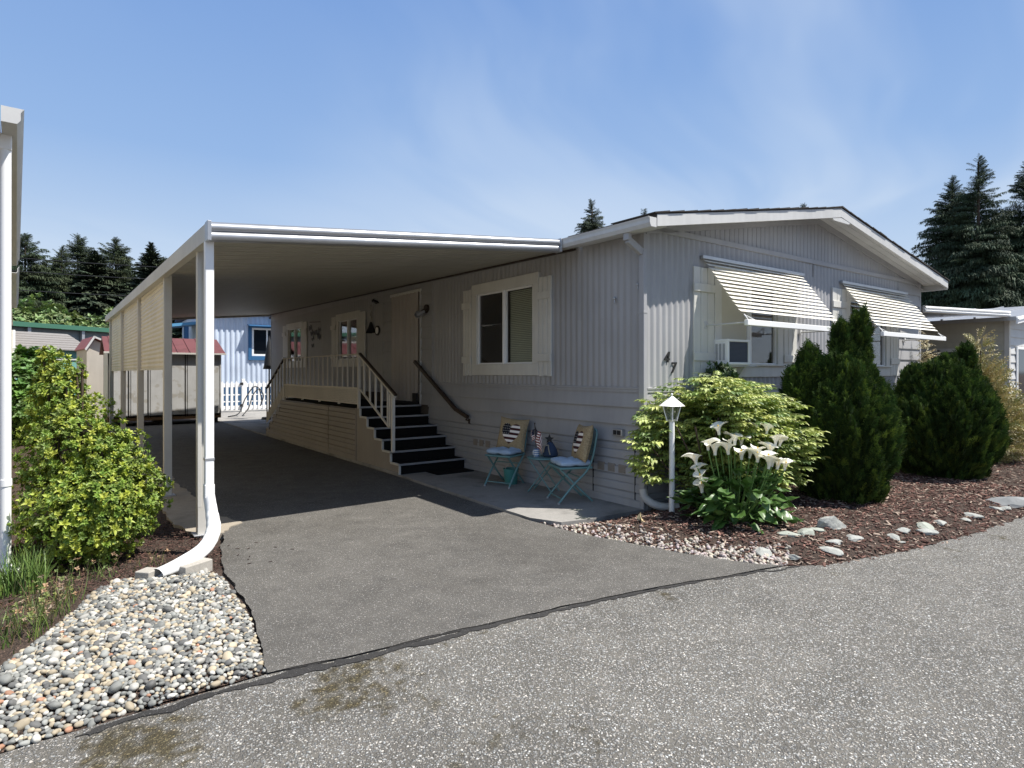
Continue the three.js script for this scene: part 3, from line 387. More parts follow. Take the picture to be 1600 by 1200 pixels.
// ---------- carport ----------
const CX = -4.23, CZ0 = -1.03, CZ1 = -14.75, roofY = (x, z) => 2.80 + .0915 * (x - CX) + .0155 * (CZ0 - z);
const carport = thing('carport', 'long white metal carport with flat ribbed roof on slim posts', 'carport');
{
  const n = 45, w = (CZ0 - CZ1) / n, prof = [[0, -.045], [.10, -.045], [.13, 0], [.2, 0], [.23, -.045], [.62, -.045], [.65, -.02], [.70, -.02], [.73, -.045], [.97, -.045], [1, -.006]];
  const poly = [...prof.map(([t, y]) => [-t * w + .001, y - .02]), ...prof.slice().reverse().map(([t, y]) => [-t * w + .001, y - .012])];
  const pg = uvm(prism(poly, CX + .05, -.02, (p, q, t) => [t, q + .0915 * (t - CX), p]));
  for (let k = 0; k < n; k++) { const o = new THREE.Mesh(pg, M.panTan); o.name = 'roof_panel'; o.position.set(0, 2.80 + .0155 * (k * w) - .02, CZ0 - .01 - k * w); carport.add(o); }
  // outer skin of the roof, tops of the pans
  const y0 = (x, z) => roofY(x, z);
  const gp = []; const bulge = (cy, r) => { for (let a = -80; a <= 80; a += 20) gp.push([.012 + r * Math.cos(a * Math.PI / 180) * .8, cy + r * Math.sin(a * Math.PI / 180)]); };
  gp.push([-.06, -.145], [0, -.145]); bulge(-.108, .036); gp.push([.012, -.07]); bulge(-.034, .034); gp.push([0, .004], [.0, .012], [-.06, .012]);
  const gut = part(carport, 'gutter', prism(gp, CX, -.345, (p, q, t) => [t, roofY(t, CZ0) + q, CZ0 + p], .7), M.galv, 'double rounded white gutter across the carport front');
  part(gut, 'corner_cap', rbox(CX - .01, CX + .022, 2.80 - .15, 2.80 + .016, CZ0 - .06, CZ0 + .052, .004), M.galv); part(gut, 'end_cap', rbox(-.36, -.338, roofY(-.35, CZ0) - .15, roofY(-.35, CZ0) + .016, CZ0 - .06, CZ0 + .05, .004), M.galv);
  part(carport, 'side_beam', prism([[0, -.13], [.075, -.13], [.075, -.118], [.014, -.11], [.014, -.01], [.05, -.006], [.05, .014], [0, .014]], CZ0 - .06, CZ1, (p, q, t) => [CX + p, roofY(CX, t) + q, t]), M.trim, 'dusty white beam along the open side of the carport');
  part(carport, 'rear_beam', prism([[0, -.14], [.05, -.14], [.05, .01], [0, .01]], CX + .08, -.03, (p, q, t) => [t, roofY(t, CZ1) + q, CZ1 - p]), M.trim);
  part(carport, 'wall_channel', prism([[0, -.11], [-.05, -.11], [-.05, -.095], [-.008, -.095], [-.008, .02], [0, .02]], CZ0 - .05, CZ1, (p, q, t) => [-.028 + p, roofY(-.03, t) + q, t]), M.handrail);
  for (const z of [-1.8, -4.06, -7.15, -10.45, -13.9]) { const t = roofY(-4.14, z) - .10; const p = part(carport, 'post', rbox(-4.185, -4.095, z < -5 ? .012 : -.02, t, z - .045, z + .045, .006), M.trim); part(p, 'foot_plate', rbox(-4.22, -4.06, .02, .032, z - .08, z + .08, .003), M.galv); }
  part(carport, 'post', [rbox(-4.20, -4.165, .30, 2.60, -1.70, -1.665, .004)], M.trim);
  // side screens of horizontally ribbed sheet
  const zs = [-4.06, -7.15, -10.45, -13.9, -14.74]; const wv = wave(.012, 8);
  for (let i = 0; i < 4; i++) { const a = zs[i] - .05, b = zs[i + 1] + (i < 3 ? .05 : 0), g = sheet(1.60, roofY(CX, (a + b) / 2) - .10, b, a, .062, wv); const p = g.attributes.position; for (let k = 0; k < p.count; k++) { const u = p.getX(k), v = p.getY(k), w2 = p.getZ(k); p.setXYZ(k, -4.13 - w2, u, v); } g.computeVertexNormals(); const s = part(carport, 'side_screen', g, M.cream, i ? undefined : 'cream horizontally ribbed screen panel nearest the front'); part(s, 'screen_rail', box(-4.150, -4.115, 1.585, 1.605, b, a), M.trim); }
  // downspout and its curved outlet
  const ds = part(carport, 'downspout', [rbox(-4.235, -4.165, .56, 2.67, -1.17, -1.10, .008)], M.whiteClean, 'white square downspout at the carport corner');
  part(ds, 'strap', rbox(-4.238, -4.162, .80, .825, -1.173, -1.097, .003), M.galv); part(ds, 'sleeve', rbox(-4.24, -4.16, .48, .60, -1.175, -1.095, .01), M.whiteClean);
  const c = new THREE.CatmullRomCurve3([V(-4.20, .50, -1.135), V(-4.185, .36, -1.10), V(-4.19, .24, -1.0), V(-4.28, .14, -.84), V(-4.45, .085, -.70), V(-4.64, .06, -.60)], false, 'centripetal');
  const g = new THREE.TubeGeometry(c, 60, .047, 14); const pp = g.attributes.position; const fr = c.computeFrenetFrames(60);
  for (let i = 0; i <= 60; i++) for (let j = 0; j <= 14; j++) { const k = i * 15 + j, t = i / 60, ce = c.getPointAt(t), s = 1 + .22 * sstep(.05, .35, t) + .04 * Math.sin(t * 75) * sstep(.05, .2, t) * (1 - sstep(.4, .6, t)); const v = V(pp.getX(k), pp.getY(k), pp.getZ(k)).sub(ce).multiplyScalar(s); v.y *= 1 - .35 * sstep(.75, 1, t); pp.setXYZ(k, ce.x + v.x, ce.y + v.y, ce.z + v.z); } g.computeVertexNormals();
  part(carport, 'outlet_pipe', g, M.whiteClean, 'curved white outlet pipe lying toward the pebbles');
}
{ const R = rng(5); [[-4.39, .03, -.66, .5, 'grey concrete block under the right side of the curved outlet pipe'], [-4.70, .03, -.66, .75, 'small grey concrete block at the mouth of the curved outlet pipe']].forEach(([x, y, z, ry, l], i) => { const o = solo('concrete_block', rbox(i ? -.06 : -.12, i ? .06 : .12, -.045, .055, -.06, .06, .008), M.concBlock, l, 'block', 'blocks under the outlet pipe'); o.position.set(x, y, z); o.rotation.y = ry; }); }

// ---------- porch ----------
const porch = thing('porch', 'raised porch with railing, lattice panel and dark carpeted steps', 'porch');
{
  const xd = -1.17, ST = .157, S0 = .035, zN = i => -3.68 - .294 * (i - 1), yN = i => S0 + i * ST, TOP = yN(6);
  for (let i = 1; i <= 5; i++) {
    const s = part(porch, 'step', rbox(xd + .02, -.03, yN(i) - .03, yN(i), zN(i + 1) - .01, zN(i), .005), M.rubber, i === 1 ? 'lowest step' : undefined);
    part(s, 'nosing', rbox(xd - .015, -.03, yN(i) - .026, yN(i) + .004, zN(i), zN(i) + .018, .004), M.galv);
    part(porch, 'riser', box(xd + .03, -.035, yN(i - 1), yN(i) - .03, zN(i) - .03, zN(i) - .012), M.rubber);
    part(porch, 'edge_trim', rbox(xd - .018, xd + .016, yN(i - 1), yN(i) - .03, zN(i) - .005, zN(i) + .016, .003), M.trim);
    part(porch, 'edge_trim', rbox(xd - .018, xd + .018, yN(i) - .026, yN(i) + .003, zN(i + 1) + .016, zN(i) - .002, .003), M.trim);
  }
  part(porch, 'riser', box(xd + .03, -.035, yN(5), TOP - .03, zN(6) - .03, zN(6) - .012), M.rubber);
  const deck = part(porch, 'deck', box(xd + .02, -.03, TOP - .04, TOP, -9.45, zN(6)), M.rubber); part(deck, 'nosing', rbox(xd - .015, -.03, TOP - .026, TOP + .004, zN(6), zN(6) + .018, .004), M.galv);
  part(porch, 'edge_trim', rbox(xd - .018, xd + .016, yN(5), TOP - .03, zN(6) - .005, zN(6) + .016, .003), M.trim);
  // plain side panel that follows the steps
  const pts = [[-5.30, S0 + .02]]; for (let i = 1; i <= 6; i++) { pts.push([zN(i) - .004, yN(i - 1) + (i === 1 ? .02 : -.026)]); pts.push([zN(i) - .004, yN(i) - .03]); } pts.push([-5.30, TOP - .03]);
  part(porch, 'side_panel', prism(pts, xd - .004, xd + .018, (p, q, t) => [t, q, p]), M.tanSkirt, 'plain tan side panel of the steps');
  part(porch, 'skirt_core', box(xd + .015, xd + .05, S0, TOP - .05, -9.45, -5.3), M.tanSkirt);
  // skirting boards, two runs with a gap between
  for (let k = 0; k < 5; k++) for (const [a, b] of [[-6.60, -5.315], [-9.46 - .0, -6.63]]) { const v = S0 + .03 + k * .174; const e = b < -6.5 ? a - [1.38, 1.10, .82, .54, .27][k] : a; part(porch, 'skirting_board', prism(dutchPoly(.174), e, b, (p, q, t) => [xd + .01 - p, q + v, t]), M.tanSkirt); }
  part(porch, 'corner_strip', rbox(xd - .018, xd + .01, S0 + .02, TOP - .03, -5.325, -5.295, .004), M.tanSkirt);
  part(porch, 'kick_board', rbox(xd - .02, xd + .02, S0 - .01, S0 + .03, -10.85, -3.70, .004), M.conc);
  // back steps
  for (let i = 1; i <= 5; i++) { const z = -9.45 - .28 * (6 - i), s = part(porch, 'step', box(xd + .02, -.03, yN(i) - .04, yN(i), z, z + .29), M.rubber); part(porch, 'riser', box(xd + .03, -.035, yN(i - 1), yN(i) - .04, z + .01, z + .03), M.rubber); part(porch, 'edge_trim', rbox(xd - .018, xd + .016, yN(i - 1), yN(i), z - .008, z + .01, .003), M.handrail); }
  // railing
  const rl = sub(porch, 'railing', 'off-white railing with thin balusters'), RT = 1.87;
  part(rl, 'top_rail', rbox(xd - .03, xd + .03, RT - .022, RT, -9.42, -5.16, .006), M.cream); part(rl, 'bottom_rail', rbox(xd - .015, xd + .015, 1.275, 1.30, -9.42, -5.16, .004), M.cream);
  for (let k = 0; k <= 17; k++) { const z = -5.20 - k * .2465; part(rl, k === 0 || k === 17 ? 'newel' : 'baluster', rbox(xd - (k % 17 ? .012 : .022), xd + (k % 17 ? .012 : .022), k % 17 ? 1.29 : TOP - .03, RT - .02, z - (k % 17 ? .012 : .022), z + (k % 17 ? .012 : .022), .003), M.cream); }
  const srail = sub(porch, 'stair_railing', 'sloping railing down the steps'), a = [xd, RT, -5.17], b = [xd, 1.21, -3.86];
  part(srail, 'top_rail', bar([a[0], a[1] + .0, a[2]], [b[0], b[1] - .0, b[2] + .06], .05, .03), M.handrail); part(srail, 'top_rail', bar([a[0], a[1] - .03, a[2]], [b[0], b[1] - .03, b[2] + .04], .035, .03), M.cream);
  part(srail, 'bottom_rail', bar([xd, 1.285, -5.18], [xd, .71, -4.02], .03, .028), M.cream);
  for (let k = 1; k <= 5; k++) { const z = -5.2 + k * .225, t = (z + 5.17) / 1.31, yt = lerp(RT, 1.21, t) - .03, yb = lerp(1.285, .71, (z + 5.18) / 1.16); part(srail, 'baluster', rbox(xd - .014, xd + .014, yb, yt, z - .014, z + .014, .003), M.cream); }
  part(srail, 'newel', rbox(xd - .024, xd + .024, yN(2), 1.20, -3.92, -3.872, .004), M.cream); part(srail, 'newel', rbox(xd - .018, xd + .018, .72, 1.22, -4.01, -3.975, .004), M.cream);
  const brail = sub(porch, 'stair_railing', 'sloping railing down the back steps'); part(brail, 'top_rail', bar([xd, RT, -9.42], [xd, 1.16, -10.88], .05, .03), M.handrail);
  for (let k = 1; k <= 6; k++) { const z = -9.42 - k * .235, t = k * .235 / 1.46; part(brail, 'baluster', rbox(xd - .012, xd + .012, lerp(1.05, .34, t), lerp(RT, 1.16, t) - .02, z - .012, z + .012, .003), M.cream); }
  // lattice: crossed strips with holes between
  const lat = sub(porch, 'lattice_panel', 'cream lattice panel below the railing'), strips = [], H = .25, z0 = -9.42, z1 = -5.19;
  for (const s of [1, -1]) for (let z = z0 - H; z < z1 + H; z += .062) { const za = Math.max(z0, Math.min(z1, z)), zb = Math.max(z0, Math.min(z1, z + H)); if (zb - za < .02) continue; const ya = (za - z) / H, yb = (zb - z) / H; const f = t => 1.03 + H * (s > 0 ? t : 1 - t); strips.push(bar([xd - .004 * s, f(ya), za], [xd - .004 * s, f(yb), zb], .006, .027)); }
  const lm = part(lat, 'strips', strips, M.cream); lm.userData.kind = 'stuff';
  part(lat, 'edge', rbox(xd - .012, xd + .012, 1.012, 1.034, z0, z1, .003), M.cream); part(lat, 'edge', rbox(xd - .012, xd + .012, 1.262, 1.276, z0, z1, .003), M.cream);
  { const st = []; for (let z = -9.46; z > -10.85; z -= .05) { const t = (-9.42 - z) / 1.46, y = lerp(1.28, .55, t); st.push(bar([xd, y, z], [xd, y - .27, z - .05], .006, .024)); } const m2 = part(porch, 'lattice_strips', st, M.cream); m2.userData.kind = 'stuff'; }
  for (let k = 0; k < 4; k++) part(porch, 'rail_bracket', rbox(xd - .015, xd + .02, .985, 1.02, -9.2 + k * 1.02, -9.16 + k * 1.02, .003), M.cream);
}
{ const h = thing('handrail', 'dark brown wooden handrail sloping along the wall beside the steps', 'handrail'); part(h, 'rail', [bar([-.09, 1.75, -5.28], [-.09, .955, -3.86], .045, .06), bar([-.09, .965, -3.88], [-.09, .85, -3.50], .045, .055)], M.handrail); for (const [y, z] of [[1.69, -5.16], [1.24, -4.38], [.84, -3.56]]) part(h, 'bracket', [rod([0, y - .06, z], [-.09, y - .03, z], .012), toLeft(rbox(z - .03, z + .03, y - .1, y - .02, .016, .03))], M.handrail); }
// ---------- awnings ----------
function awning(x0, x1, label) {
  const t = thing('window_awning', label, 'awning', [0, 0, 0], 0, 'slatted awnings over the gable windows');
  const n = 13, yt = 2.93, zt = .03, yb = 2.245, zb = .51, dy = (yb - yt) / n, dz = (zb - zt) / n, ca = Math.hypot(dy, dz);
  part(t, 'head_rail', rbox(x0 - .03, x1 + .03, yt - .01, yt + .035, .012, .06, .006), M.galv);
  for (let k = 0; k < n; k++) { const y = yt + dy * (k + .5), z = zt + dz * (k + .5), w = .0555, a = .60, c = Math.cos(a) * w / 2, s = Math.sin(a) * w / 2;
    part(t, 'slat', prism([[z - c, y + s], [z, y + .003], [z + c, y - s], [z + c, y - s - .002], [z - c, y + s - .002]], x0 + k * .004, x1 + k * .004, (p, q, u) => [u, q, p]), M.awning); }
  part(t, 'valance_bar', rbox(x0 + .0, x1 + .06, 2.085, 2.152, .585, .63, .006), M.whiteClean);
  for (const x of [x0 + .05, x1 - .03]) { part(t, 'support_arm', [rod([x, 2.12, .03], [x, 2.12, .60], .010), rbox(x - .03, x + .03, 2.08, 2.17, .03, .04, .004)], M.white); part(t, 'hinge', [rod([x, 2.15, .60], [x + .03, 2.22, .53], .008), rod([x + .14, 2.15, .60], [x + .05, 2.21, .53], .008)], M.white); }
  return t;
}
M.awning = mat([.80, .77, .68], { roughness: .5, map: grimeTex });
awning(1.022, 3.30, 'cream slatted awning over the window with the air conditioner');
awning(4.48, 6.80, 'cream slatted awning over the gable window farther from the carport');
{
  const t = thing('air_conditioner', 'white boxy air conditioner sticking out of the gable window', 'air conditioner');
  part(t, 'casing', [rbox(1.25, 1.72, 1.925, 1.955, .0, .22), rbox(1.25, 1.72, 1.645, 1.675, .0, .22), rbox(1.25, 1.285, 1.675, 1.925, .0, .22), rbox(1.685, 1.72, 1.675, 1.925, .0, .22)], M.whiteClean);
  part(t, 'coil', box(1.285, 1.685, 1.675, 1.925, .19, .205), mat([.05, .06, .085], { roughness: .6, metalness: .3 }));
  const fins = []; for (let k = 0; k < 16; k++) fins.push(box(1.29, 1.68, 1.685 + k * .015, 1.689 + k * .015, .205, .209)); part(t, 'grille', fins, mat([.09, .11, .15], { roughness: .5 })).userData.kind = 'stuff';
  for (let k = 0; k < 3; k++) part(t, 'side_louvre', box(1.243, 1.25, 1.70, 1.90, .05 + k * .05, .08 + k * .05), M.galv);
  part(t, 'bracket', [bar([1.30, 1.64, .20], [1.30, 1.47, .04], .025), bar([1.66, 1.64, .20], [1.66, 1.47, .04], .025), rbox(1.27, 1.90, 1.62, 1.645, .03, .2)], M.white);
  part(t, 'filler_panel', rbox(1.40, 1.99, 1.96, 2.68, -.014, -.008), mat([.55, .53, .44], { roughness: .8 }));
}
// ---------- seats, table and what lies on them ----------
function chair(name, label, x, z, face) {
  const t = thing(name, label, 'chair', [x, .035, z], face, 'folding garden chairs beside the table'); // faces local +z
  const W = .19, tm = M.teal, r = .0125, fold = s => [[s * W, .012, .23], [s * W, .21, .055], [s * W, .39, -.13], [s * W, .56, -.20], [s * W, .80, -.245]];
  for (const s of [-1, 1]) { part(t, 'back_leg_tube', tube(fold(s), r, 30, 8), tm); part(t, 'cross_leg', tube([[s * (W - .03), .012, -.20], [s * (W - .03), .2, .0], [s * (W - .03), .40, .20]], r, 12, 8), tm); part(t, 'foot_cap', new THREE.CylinderGeometry(.016, .016, .02, 10).translate(s * W, .011, .23), M.galv); }
  part(t, 'stretcher', rod([-W, .06, .19], [W, .06, .19], .008), tm); part(t, 'stretcher', rod([-W + .03, .06, -.155], [W - .03, .06, -.155], .008), tm); part(t, 'stretcher', rod([-W, .30, -.03], [W, .30, -.03], .008), tm);
  part(t, 'seat', rbox(-W - .01, W + .01, .395, .42, -.19, .22, .012), tm);
  const top = tube([[-W, .78, -.242], [-W * .9, .83, -.25], [-W * .5, .852, -.252], [W * .5, .852, -.252], [W * .9, .83, -.25], [W, .78, -.242]], r, 24, 8); part(t, 'back_rail', [top, rod([-W, .55, -.197], [W, .55, -.197], .008)], tm);
  const wires = []; for (let k = -5; k <= 5; k++) wires.push(rod([k * .033, .55, -.198], [k * .033, .848, -.252], .0035, 5)); for (let k = 0; k < 8; k++) { const y = .585 + k * .034; wires.push(rod([-W, y, -.205 - (y - .58) * .16], [W, y, -.205 - (y - .58) * .16], .0035, 5)); } part(t, 'mesh_back', wires, tm).userData.kind = 'stuff';
  return t;
}
const c1 = chair('folding_chair', 'teal folding chair nearer the steps with a bucket beneath', -.37, -2.10, -1.18), c2 = chair('folding_chair', 'teal folding chair nearer the house corner', -.34, -.82, -1.92);
function cushionGeo(w, d, h, tuft) { const g = new THREE.SphereGeometry(1, 48, 28), p = g.attributes.position; for (let i = 0; i < p.count; i++) { let x = p.getX(i), y = p.getY(i), z = p.getZ(i); const f = v => Math.sign(v) * Math.pow(Math.abs(v), .42); const m = Math.hypot(x, z) || 1, sq = Math.max(Math.abs(x), Math.abs(z)) / m || 1; let nx = x / sq, nz = z / sq; nx = f(x) * .5 + nx * .5; nz = f(z) * .5 + nz * .5; let yy = Math.sign(y) * Math.pow(Math.abs(y), .7); if (tuft) yy *= 1 - .45 * Math.exp(-30 * (Math.abs(nx) - .0) ** 2) - .45 * Math.exp(-30 * nz ** 2) + .1 * Math.sin(nx * 9 + nz * 5); p.setXYZ(i, nx * w / 2, yy * h / 2, nz * d / 2); } g.computeVertexNormals(); return g; }
const blueCloth = mat([.40, .52, .66], { roughness: .95, map: grimeTex });
for (const [c, l] of [[c1, 'pale blue tufted cushion on the chair nearer the steps'], [c2, 'pale blue tufted cushion on the chair nearer the house corner']]) { const o = solo('seat_cushion', cushionGeo(.40, .40, .095, true), blueCloth, l, 'cushion', 'seat cushions'); o.position.copy(c.position); o.position.y = .035 + .42 + .04; o.rotation.y = c.rotation.y; o.translateZ(.01); }
function pillowGeo(w, h) { const n = 22, pos = [], uv = [], idx = []; for (const sd of [1, -1]) { const o = pos.length / 3; for (let j = 0; j <= n; j++) for (let i = 0; i <= n; i++) { const a = i / n * 2 - 1, b = j / n * 2 - 1, e = (1 - a * a) * (1 - b * b), pin = 1 - .10 * (1 - a * a) * Math.abs(b) ** 3, pin2 = 1 - .10 * (1 - b * b) * Math.abs(a) ** 3; pos.push(a * w / 2 * pin2, b * w / 2 * pin, sd * h / 2 * Math.pow(e, .38) * (1 + .12 * (fbm(a * 2 + 5, b * 2 + 5, 66, 3) - .5))); uv.push(a / 2 + .5, b / 2 + .5); } for (let j = 0; j < n; j++) for (let i = 0; i < n; i++) { const a = o + j * (n + 1) + i, q = [a, a + 1, a + n + 1, a + 1, a + n + 2, a + n + 1]; idx.push(...(sd > 0 ? q : q.reverse())); } } const g = new THREE.BufferGeometry(); g.setAttribute('position', new THREE.Float32BufferAttribute(pos, 3)); g.setAttribute('uv', new THREE.Float32BufferAttribute(uv, 2)); g.setIndex(idx); g.computeVertexNormals(); g.userData.keepUV = true; return g; }
// stars and stripes cloth, drawn as print
function flagCanvas(heart) {
  const c = document.createElement('canvas'); c.width = c.height = 512; const x = c.getContext('2d');
  x.fillStyle = heart ? '#a08c6c' : '#e9e2da'; x.fillRect(0, 0, 512, 512);
  if (heart) { const R = rng(8); for (let i = 0; i < 9000; i++) { x.fillStyle = R() < .5 ? 'rgba(70,55,30,.16)' : 'rgba(235,215,175,.14)'; x.fillRect(R() * 512, R() * 512, R() < .5 ? 9 : 2, R() < .5 ? 2 : 9); } x.save(); x.beginPath(); x.moveTo(256, 425); x.bezierCurveTo(60, 300, 70, 110, 170, 105); x.bezierCurveTo(225, 100, 250, 140, 256, 165); x.bezierCurveTo(262, 140, 290, 100, 345, 105); x.bezierCurveTo(445, 110, 452, 300, 256, 425); x.clip(); }
  const x0 = heart ? 70 : 0, y0 = heart ? 95 : 0, w = heart ? 380 : 512, h = heart ? 335 : 512;
  const n = heart ? 9 : 13; for (let k = 0; k < n; k++) { x.fillStyle = k % 2 ? '#efe6dc' : heart ? '#431f20' : '#7c1b22'; x.fillRect(x0, y0 + k * h / n, w, h / n + 1); }
  const cw = heart ? w * .46 : w * .42, ch = h * (heart ? 5 / 9 : 7 / 13); x.fillStyle = heart ? '#15161f' : '#1a1d35'; x.fillRect(x0, y0, cw, ch); x.fillStyle = '#d8d4cc';
  for (let i = 0; i < 5; i++) for (let j = 0; j < 5; j++) { const cx = x0 + (i + .5) * cw / 5, cy = y0 + (j + .5) * ch / 5; x.beginPath(); for (let k = 0; k < 10; k++) { const a = -Math.PI / 2 + k * Math.PI / 5, r = k % 2 ? 4 : 9; x.lineTo(cx + r * Math.cos(a), cy + r * Math.sin(a)); } x.fill(); }
  if (heart) x.restore(); const t = new THREE.CanvasTexture(c); t.colorSpace = THREE.SRGBColorSpace; return t;
}
{
  const pm = mat([1, 1, 1], { map: flagCanvas(true), roughness: 1, bumpMap: fineBump, bumpScale: .003 });
  for (const [c, l, roll] of [[c1, 'tan burlap pillow with a flag heart on the chair nearer the steps', .05], [c2, 'tan burlap pillow with a flag heart on the chair nearer the house corner', -.05]]) {
    const g = pillowGeo(.45, .15);
    const o = solo('pillow', g, pm, l, 'pillow', 'flag heart pillows'); o.position.copy(c.position); o.rotation.set(-.24, c.rotation.y + roll, c === c1 ? -.07 : .06, 'YXZ'); o.position.y = .035 + .42 + .29; o.translateX(c === c1 ? .035 : .03); o.translateZ(-.13);
  }
  const t = thing('round_table', 'small round teal folding table between the two chairs', 'table', [-.29, .035, -1.40], .5);
  part(t, 'table_top', new THREE.LatheGeometry([[0, .452], [.19, .452], [.205, .446], [.208, .436], [.2, .43], [0, .432]].map(p => new THREE.Vector2(...p)), 48), M.teal);
  for (const s of [-1, 1]) { part(t, 'leg', tube([[s * .12, .01, .17], [s * .12, .23, 0], [s * .12, .43, -.15]], .009, 10, 8), M.teal); part(t, 'leg', tube([[s * .10, .01, -.17], [s * .10, .23, 0], [s * .10, .43, .15]], .009, 10, 8), M.teal); }
  part(t, 'stretcher', rod([-.12, .07, .125], [.12, .07, .125], .006), M.teal); part(t, 'stretcher', rod([-.10, .07, -.125], [.10, .07, -.125], .006), M.teal);
  const cup = thing('mug', 'white mug with blue stripes holding the small flag on the table', 'mug', [-.37, .487, -1.44]);
  const cm = fieldTex(64, .1, (u, v) => Math.floor(v * 8) % 2 ? [.12, .22, .42] : [.72, .74, .74]);
  part(cup, 'body', new THREE.LatheGeometry([[0, 0], [.036, 0], [.038, .01], [.038, .098], [.034, .098], [.033, .012], [0, .01]].map(p => new THREE.Vector2(...p)), 28), mat([1, 1, 1], { map: cm, roughness: .35 })); part(cup, 'handle', new THREE.TorusGeometry(.026, .006, 8, 16, Math.PI).rotateZ(Math.PI / 2).rotateY(.6).translate(-.03, .05, -.02), M.whiteClean);
  const fl = thing('small_flag', 'small stars and stripes flag on a stick standing in the mug', 'flag', [-.37, .50, -1.44]);
  part(fl, 'stick', rod([0, 0, 0], [-.02, .40, -.012], .0045), M.handrail); part(fl, 'finial', new THREE.SphereGeometry(.01, 8, 6).translate(-.02, .405, -.012), M.handrail);
  const fg = new THREE.PlaneGeometry(1, 1, 24, 16), fp = fg.attributes.position; for (let i = 0; i < fp.count; i++) { const u = fp.getX(i) + .5, v = fp.getY(i) + .5; const a = .55 * u; fp.setXYZ(i, -.018 - .05 * u + .02 * Math.sin(u * 9 + v * 2), .17 + v * .20 - .10 * u * u - .05 * u + .012 * Math.sin(u * 11), -.012 + .205 * u * Math.cos(a * .6) + .015 * Math.sin(v * 6 + u * 5)); } fg.computeVertexNormals(); fg.userData.keepUV = true;
  const cloth = mat([1, 1, 1], { map: flagCanvas(false), roughness: .9 }); part(fl, 'cloth', fg, cloth);
  const fg2 = new THREE.PlaneGeometry(1, 1, 10, 12), f2 = fg2.attributes.position; for (let i = 0; i < f2.count; i++) { const u = f2.getX(i) + .5, v = f2.getY(i) + .5; f2.setXYZ(i, -.02 - .03 * Math.sin(u * 3), .2 + v * .14 - .04 * u, -.012 - .05 * u + .01 * Math.sin(v * 7)); } fg2.computeVertexNormals(); fg2.userData.keepUV = true; part(fl, 'folded_cloth', fg2, cloth);
  const or = thing('star_ornament', 'dark blue cloth ornament topped with a black star on the table', 'ornament', [-.235, .487, -1.33], .3);
  part(or, 'sack', new THREE.LatheGeometry([[0, 0], [.085, .0], [.10, .03], [.085, .09], [.05, .15], [.03, .185], [.0, .19]].map(p => new THREE.Vector2(...p)), 24), mat([.035, .055, .10], { roughness: .95 }));
  { const sh = new THREE.Shape(); for (let k = 0; k < 10; k++) { const a = Math.PI / 2 + k * Math.PI / 5, r = k % 2 ? .024 : .058; k ? sh.lineTo(r * Math.cos(a), r * Math.sin(a)) : sh.moveTo(r * Math.cos(a), r * Math.sin(a)); } part(or, 'star', new THREE.ExtrudeGeometry(sh, { depth: .01, bevelEnabled: true, bevelSize: .003, bevelThickness: .003, bevelSegments: 1 }).rotateY(-Math.PI / 2 + .4).translate(-.02, .225, .0), M.black); }
  part(or, 'bow', [tube([[-.04, .15, .0], [-.09, .12, .03], [-.10, .04, .06]], .008, 10, 6), tube([[-.04, .15, .0], [-.08, .14, -.03], [-.085, .06, -.05]], .008, 10, 6)], mat([.4, .34, .25], { roughness: 1 }));
  const bk = thing('bucket', 'teal green bucket on the walkway under a folding chair', 'bucket', [-.27, .035, -2.12]);
  part(bk, 'body', new THREE.LatheGeometry([[0, .004], [.085, .0], [.105, .20], [.112, .205], [.108, .21], [.098, .205], [.08, .012], [0, .012]].map(p => new THREE.Vector2(...p)), 32), M.tealDark); part(bk, 'handle', new THREE.TorusGeometry(.104, .004, 6, 24, Math.PI).rotateX(.5).translate(0, .2, 0), M.galv);
}
solo('doormat', rbox(-.74, -.10, .036, .05, -3.66, -3.30, .005), M.rubber, 'black rubber doormat at the foot of the porch steps', 'doormat');
